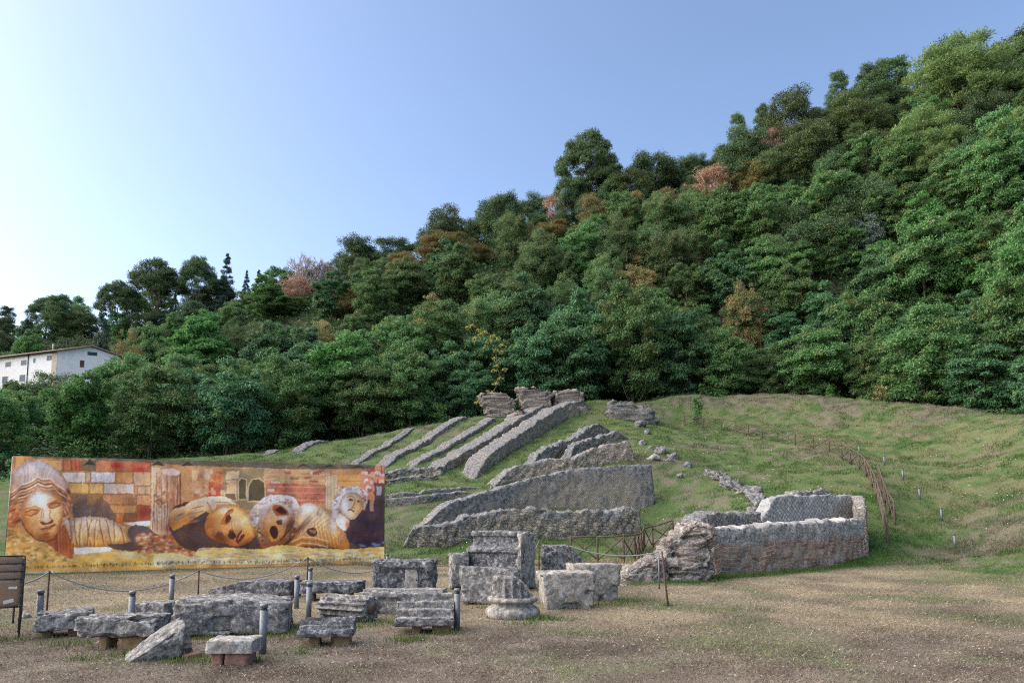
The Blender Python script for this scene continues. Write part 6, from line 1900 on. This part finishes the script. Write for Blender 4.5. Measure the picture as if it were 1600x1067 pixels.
for lab_, L_ in by.items():
    if len(L_) > 1:
        L_.sort(key=lambda q: q[5])
        wds = ["left", "right"] if len(L_) == 2 else ["left", "middle", "right"] if len(L_) == 3 else ["leftmost", "second", "third", "fourth", "fifth", "sixth", "seventh"]
        for q, wd_ in zip(L_, wds): q[-1] = f"{wd_} " + lab_.replace(" tree", " tree of its kind", 1) if False else f"{wd_}hand {lab_}" if wd_ in ("left", "right") else f"{wd_} {lab_}"
for kind, x, y, s_, row, u_, sz, lab_ in pending:
    put_tree(kind, x, y, s_, lab_, "trees on the wooded hill", zoff=-.3, sz=sz)
print("trees", tree_count)

# yellow climber hanging in the dark trees above the pillars
rg = np.random.default_rng(8)
pts = [(738, 508), (748, 516), (758, 520), (742, 530), (770, 527), (778, 530), (785, 540), (775, 548), (772, 560), (782, 562), (776, 572), (772, 580), (788, 578), (783, 592), (775, 600), (770, 612), (752, 620), (746, 630), (782, 618), (763, 612), (732, 512), (752, 524), (765, 534), (783, 551)]
root = empty("yellow_climber", P(775, 640, 64.5))
cs = np.array([P(a, b, 63.2 + rg.uniform(-.3, .3)) for a, b in pts]) - np.array(root.location)
V, F = leaves(cs, np.full(len(cs), .28) * rg.uniform(0.6, 1.3, len(cs)), .7, 34, .32, .15, .6, rg)
fastmesh("leaves", V, F, LEAF['yellow'], root)
mb = MB(); mb.tube([Vector((0, 0, -.6))] + [Vector(cs[i]) for i in (15, 13, 10, 7, 4, 2, 0)], [.035, .03, .028, .025, .02, .018, .015, .012], 6); mb.build("stem", M['bark'], root, True)
tag(root, "yellow-leaved climber hanging in the dark trees above the leftmost crest pillar", "climbing plant", "trees on the wooded hill")

# young saplings on the crest line
def sapling(px, pbase, ptop, Y, label, kind='bright', wd=.35):
    b = P(px, pbase, Y); t_ = P(px, ptop, Y); z0 = tz(b.x, Y)
    H = t_.z - z0; rg = np.random.default_rng(int(px))
    root = empty("sapling", (b.x, Y, z0))
    k = max(6, int(H * 9)); zz = np.linspace(.15, 1, k) * H
    cs = np.stack([rg.normal(0, wd * .35, k), rg.normal(0, wd * .35, k), zz], 1)
    V, F = leaves(cs, np.full(k, wd * .55), .7, 22, .26, .11, .2, rg)
    fastmesh("leaves", V, F, LEAF[kind], root)
    mb = MB(); mb.tube([(0, 0, -.2), (0.03, 0, H * .5), (0, 0, H)], [.03, .02, .008], 6); mb.build("stem", M['bark'], root, True)
    tag(root, label, "sapling", "young plants")
sapling(1090, 654, 622, 60, "light green sapling on the mound slope above the far fence end", wd=.5)
sapling(1118, 614, 592, 66, "light green sapling on the crest line against the dark trees")
sapling(1096, 612, 602, 66.3, "tiny green sprout on the crest line left of the crest sapling")
sapling(1296, 616, 604, 63, "small sprout on the crest line above the brick ruin")
sapling(1375, 622, 606, 60, "yellowish small bush at the grass edge, upper right", 'amber', .8)
sapling(692, 652, 636, 61, "yellow-green bush at the edge of the wood left of the pillars", 'bright', .9)
sapling(440, 700, 688, 56, "small yellow-green sprout at the edge of the wood above the painted mask", 'bright', .5)
sapling(28, 742, 718, 44, "yellow-green leafy shoot behind the panel's top left corner", 'bright', .8)
sapling(130, 716, 690, 50, "yellow-green leafy branch over the panel's block wall", 'bright', 1.2)
sapling(1138, 858, 840, 18.2, "small fern-like weed growing high on the brick ruin's front wall", 'deep', .22) if False else None

# undergrowth carpet on the hill floor and along the wood's edge
n = 260000
px = rng.uniform(-250, 1850, n)
fY = np.interp(px, [-250, 0] + [a[0] for a in CREST] + [1850], [46, 46] + [a[2] for a in CREST] + [34])
rY = np.interp(px, [r_[0] for r_ in RIDGE], [r_[2] for r_ in RIDGE])
tt = rng.uniform(0, 1, n) ** 1.3
Y = fY + 2.0 + tt * (rY - fY)
X = (px - PCX) / FPX * Y
cs = np.stack([X, Y, TZ(X, Y) + rng.uniform(0, 1, n) ** .6 * np.clip(1.3 + 1.3 * fbm2(X, Y, .4, 3, 3), .3, 3.4) * np.clip((Y - np.interp(px, [-250, 0] + [a[0] for a in CREST] + [1850], [46, 46] + [a[2] for a in CREST] + [34])) / 8, .3, 1.3)], 1)
d = rng.normal(0, 1, (n, 3)); d[:, 2] = np.abs(d[:, 2]) * .6 - .3; d /= np.linalg.norm(d, axis=1, keepdims=True)
wv = np.cross(d, np.array([0, 0, 1.]) + rng.normal(0, .5, (n, 3))); wv /= np.linalg.norm(wv, axis=1, keepdims=True)
L = rng.uniform(.25, .6, n)[:, None] * (Y / 80)[:, None]; W_ = rng.uniform(.12, .28, n)[:, None] * (Y / 80)[:, None]
V = np.stack([cs - d * L / 2, cs + wv * W_ / 2, cs + d * L / 2, cs - wv * W_ / 2], 1).reshape(-1, 3)
o = fastmesh("undergrowth", V, np.arange(n * 4).reshape(n, 4), LEAF['under'])
tag(o, "dark leafy undergrowth covering the floor of the wooded hill", "undergrowth", kind='stuff')

# ------------------------------------------------------------ grass and litter
def blades(name, x, y, hgt_, wid, lean, col, label, tri=True):
    n = len(x)
    z = TZ(x, y)
    a = rng.uniform(0, 2 * PI, n)
    h_ = hgt_ * rng.uniform(.5, 1.3, n)
    ln = lean * rng.uniform(.2, 1.2, n)
    dx, dy = np.cos(a), np.sin(a)
    tip = np.stack([x + dx * h_ * np.sin(ln), y + dy * h_ * np.sin(ln), z + h_ * np.cos(ln) * .95 + .004], 1)
    b = rng.uniform(0, PI, n)
    wx, wy = np.cos(b) * wid / 2, np.sin(b) * wid / 2
    b1 = np.stack([x - wx, y - wy, z - .004 + 0 * x], 1); b2 = np.stack([x + wx, y + wy, z + .002 + 0 * x], 1)
    V = np.stack([b1, b2, tip], 1).reshape(-1, 3)
    cc = np.repeat(col, 3, 0)
    o = fastmesh(name, V, np.arange(n * 3).reshape(n, 3), M['grass'], col=cc)
    tag(o, label, "grass", kind='stuff')
M['grass'] = mat_attr("grass_blades", rough=.8, spec=.15, trans=.25, isl=True)
# foreground: density falls with distance
def sample_front(n, y0, y1, pw=1.0):
    u_ = rng.uniform(0, 1, n)
    y = y0 * (y1 / y0) ** (u_ ** pw)
    x = rng.uniform(-.80, .80, n) * y * 1.0
    return x, y
x, y = sample_front(470000, 5.8, 29)
m_ = (TZ(x, y) < 4)
x, y = x[m_], y[m_]
c0 = gcol(x, y)
gr = c0[:, 1] / (c0[:, 0] + 1e-6)
isg = sstep(.98, 1.3, gr)
n2_ = fbm2(x, y, 1.1, 3, 91)
keepm = rng.uniform(0, 1, len(x)) < (.55 + .45 * isg + .3 * n2_)
x, y, c0, isg = x[keepm], y[keepm], c0[keepm], isg[keepm]
tint = rng.uniform(.75, 1.45, len(x))[:, None] * (1 + rng.normal(0, .06, (len(x), 3)))
pale = (rng.uniform(0, 1, len(x)) < .12) & (isg < .5)
c0 = np.where(pale[:, None], np.array([.36, .30, .21]), c0 * 1.12) * tint
hgt_ = np.where(isg > .5, .06, .048) * (1 + .4 * fbm2(x, y, .8, 2, 92)) * (y / 10) ** .25
blades("lawn_grass", x, y, hgt_, .0042 * (y / 8) ** .8, np.where(isg > .5, .8, 1.42), np.clip(c0, .01, .8), "short trampled straw-coloured grass of the lawn in front of the ruins")
# mound and slopes
n = 420000
py_ = rng.uniform(0, 1, n)
y = 24 + 44 * rng.uniform(0, 1, n) ** 1.15
x = rng.uniform(-.55, .86, n) * y
edge = np.interp(x / y * FPX + PCX, [0, 250, 500, 740, 930, 1200, 1400, 1600, 1750], [48, 50, 58, 62, 66, 68, 61, 48, 40]) + 2.5
m_ = y < edge
x, y = x[m_], y[m_]
c0 = gcol(x, y)
clump = fbm2(x, y, 1.3, 3, 93)
keepm = rng.uniform(0, 1, len(x)) < .55 + .8 * clump
x, y, c0, clump = x[keepm], y[keepm], c0[keepm], clump[keepm]
c0 = c0 * rng.uniform(.75, 1.25, len(x))[:, None] * (1 + rng.normal(0, .04, (len(x), 3)))
blades("hill_grass", x, y, .13 * (1 + .7 * clump), .018 * (y / 30), .75, np.clip(c0, .01, .8), "rough green and straw grass covering the mound and the right-hand slope")
# taller green weeds at the foot of walls and stones
tx, ty, th_ = [], [], []
def tuft_line(pts, n_, spread, h_):
    pts = [np.array(p) for p in pts]
    for _ in range(n_):
        i = random.randrange(len(pts) - 1); k = random.random()
        q = pts[i] * (1 - k) + pts[i + 1] * k + np.array([random.gauss(0, spread), random.gauss(0, spread)])
        tx.append(q[0]); ty.append(q[1]); th_.append(h_ * random.uniform(.5, 1.4))
gp2 = lambda a, b: (G(a, b).x, G(a, b).y)
tuft_line([gp2(1118, 903), gp2(1200, 898), gp2(1350, 882)], 4200, .16, .13)
tuft_line([gp2(1350, 882), gp2(1400, 876)], 900, .5, .13)
tuft_line([gp2(980, 914), gp2(1118, 907)], 800, .12, .10)
for (a, b, w_, n_) in [(425, 992, .5, 380), (600, 974, .35, 260), (560, 980, .4, 200), (640, 998, .3, 220), (850, 968, .35, 420), (300, 1034, .3, 260), (640, 1000, .2, 120), (120, 1006, .4, 200), (945, 945, .5, 420), (985, 940, .5, 380), (400, 1032, .15, 80), (470, 1020, .12, 60), (20, 1000, .4, 160), (700, 990, .2, 120), (190, 1024, .3, 120), (1041, 946, .12, 120), (250, 1006, .2, 80), (470, 980, .3, 120), (815, 975, .3, 120), (320, 998, .3, 160), (130, 1030, .2, 100), (150, 880, .8, 60), (760, 950, .3, 120)]:
    q = gp2(a, b)
    for _ in range(n_):
        tx.append(q[0] + random.gauss(0, w_ * .6)); ty.append(q[1] + random.gauss(0, w_ * .35)); th_.append(random.uniform(.04, .12))
tx, ty, th_ = map(np.array, (tx, ty, th_))
cc = mixc(C_(.05, .11, .02), C_(.14, .18, .05), rng.uniform(0, 1, len(tx)))
blades("weeds", tx, ty, th_, .009, .55, cc, "taller green weeds around the foot of the stones and brick ruin")
# tiny white flowers on the slopes
n = 700
y = rng.uniform(26, 64, n); x = rng.uniform(-.1, .8, n) * y
edge = np.interp(x / y * FPX + PCX, [0, 740, 930, 1200, 1400, 1600, 1750], [48, 60, 64, 66, 59, 46, 38])
m_ = (y < edge) & (fbm2(x, y, .3, 2, 95) > 0)
x, y = x[m_], y[m_]; z = TZ(x, y) + .16; s_ = rng.uniform(.012, .028, len(x))
o_ = np.zeros_like(x)
V = np.stack([np.stack([x - s_, y, z], 1), np.stack([x, y - s_, z - s_ * .7], 1), np.stack([x + s_, y, z], 1), np.stack([x, y + s_, z + s_ * .7], 1)], 1).reshape(-1, 3)
M['flower'] = mat_simple("white_petals", (.75, .75, .72), None, 1, .8, .1)
o = fastmesh("wild_flowers", V, np.arange(len(x) * 4).reshape(-1, 4), M['flower'])
tag(o, "tiny white wild flowers sprinkled over the green slopes", "flowers", kind='stuff')
# fallen leaves and pebbles on the trampled ground
n = 9000
x, y = sample_front(n, 5.8, 19)
z = TZ(x, y) + rng.uniform(.006, .03, n)
a = rng.uniform(0, 2 * PI, n); s_ = rng.uniform(.006, .020, n) * (y / 9) ** .4
t1 = np.stack([np.cos(a) * s_, np.sin(a) * s_, rng.normal(0, .35, n) * s_], 1); t2 = np.stack([-np.sin(a) * s_ * .5, np.cos(a) * s_ * .5, rng.normal(0, .3, n) * s_], 1)
pc = np.stack([x, y, z], 1)
V = np.stack([pc - t1, pc - t2, pc + t1, pc + t2], 1).reshape(-1, 3)
cl = np.array([(.30, .24, .17), (.14, .09, .06), (.30, .26, .20), (.09, .065, .05), (.28, .26, .23), (.22, .15, .10)])[rng.integers(0, 6, n)] * rng.uniform(.8, 1.2, n)[:, None]
o = fastmesh("leaf_litter", V, np.arange(n * 4).reshape(-1, 4), M['grass'], col=np.repeat(cl, 4, 0))
tag(o, "fallen leaf bits and pebbles on the trampled ground in front", "leaf litter", kind='stuff')
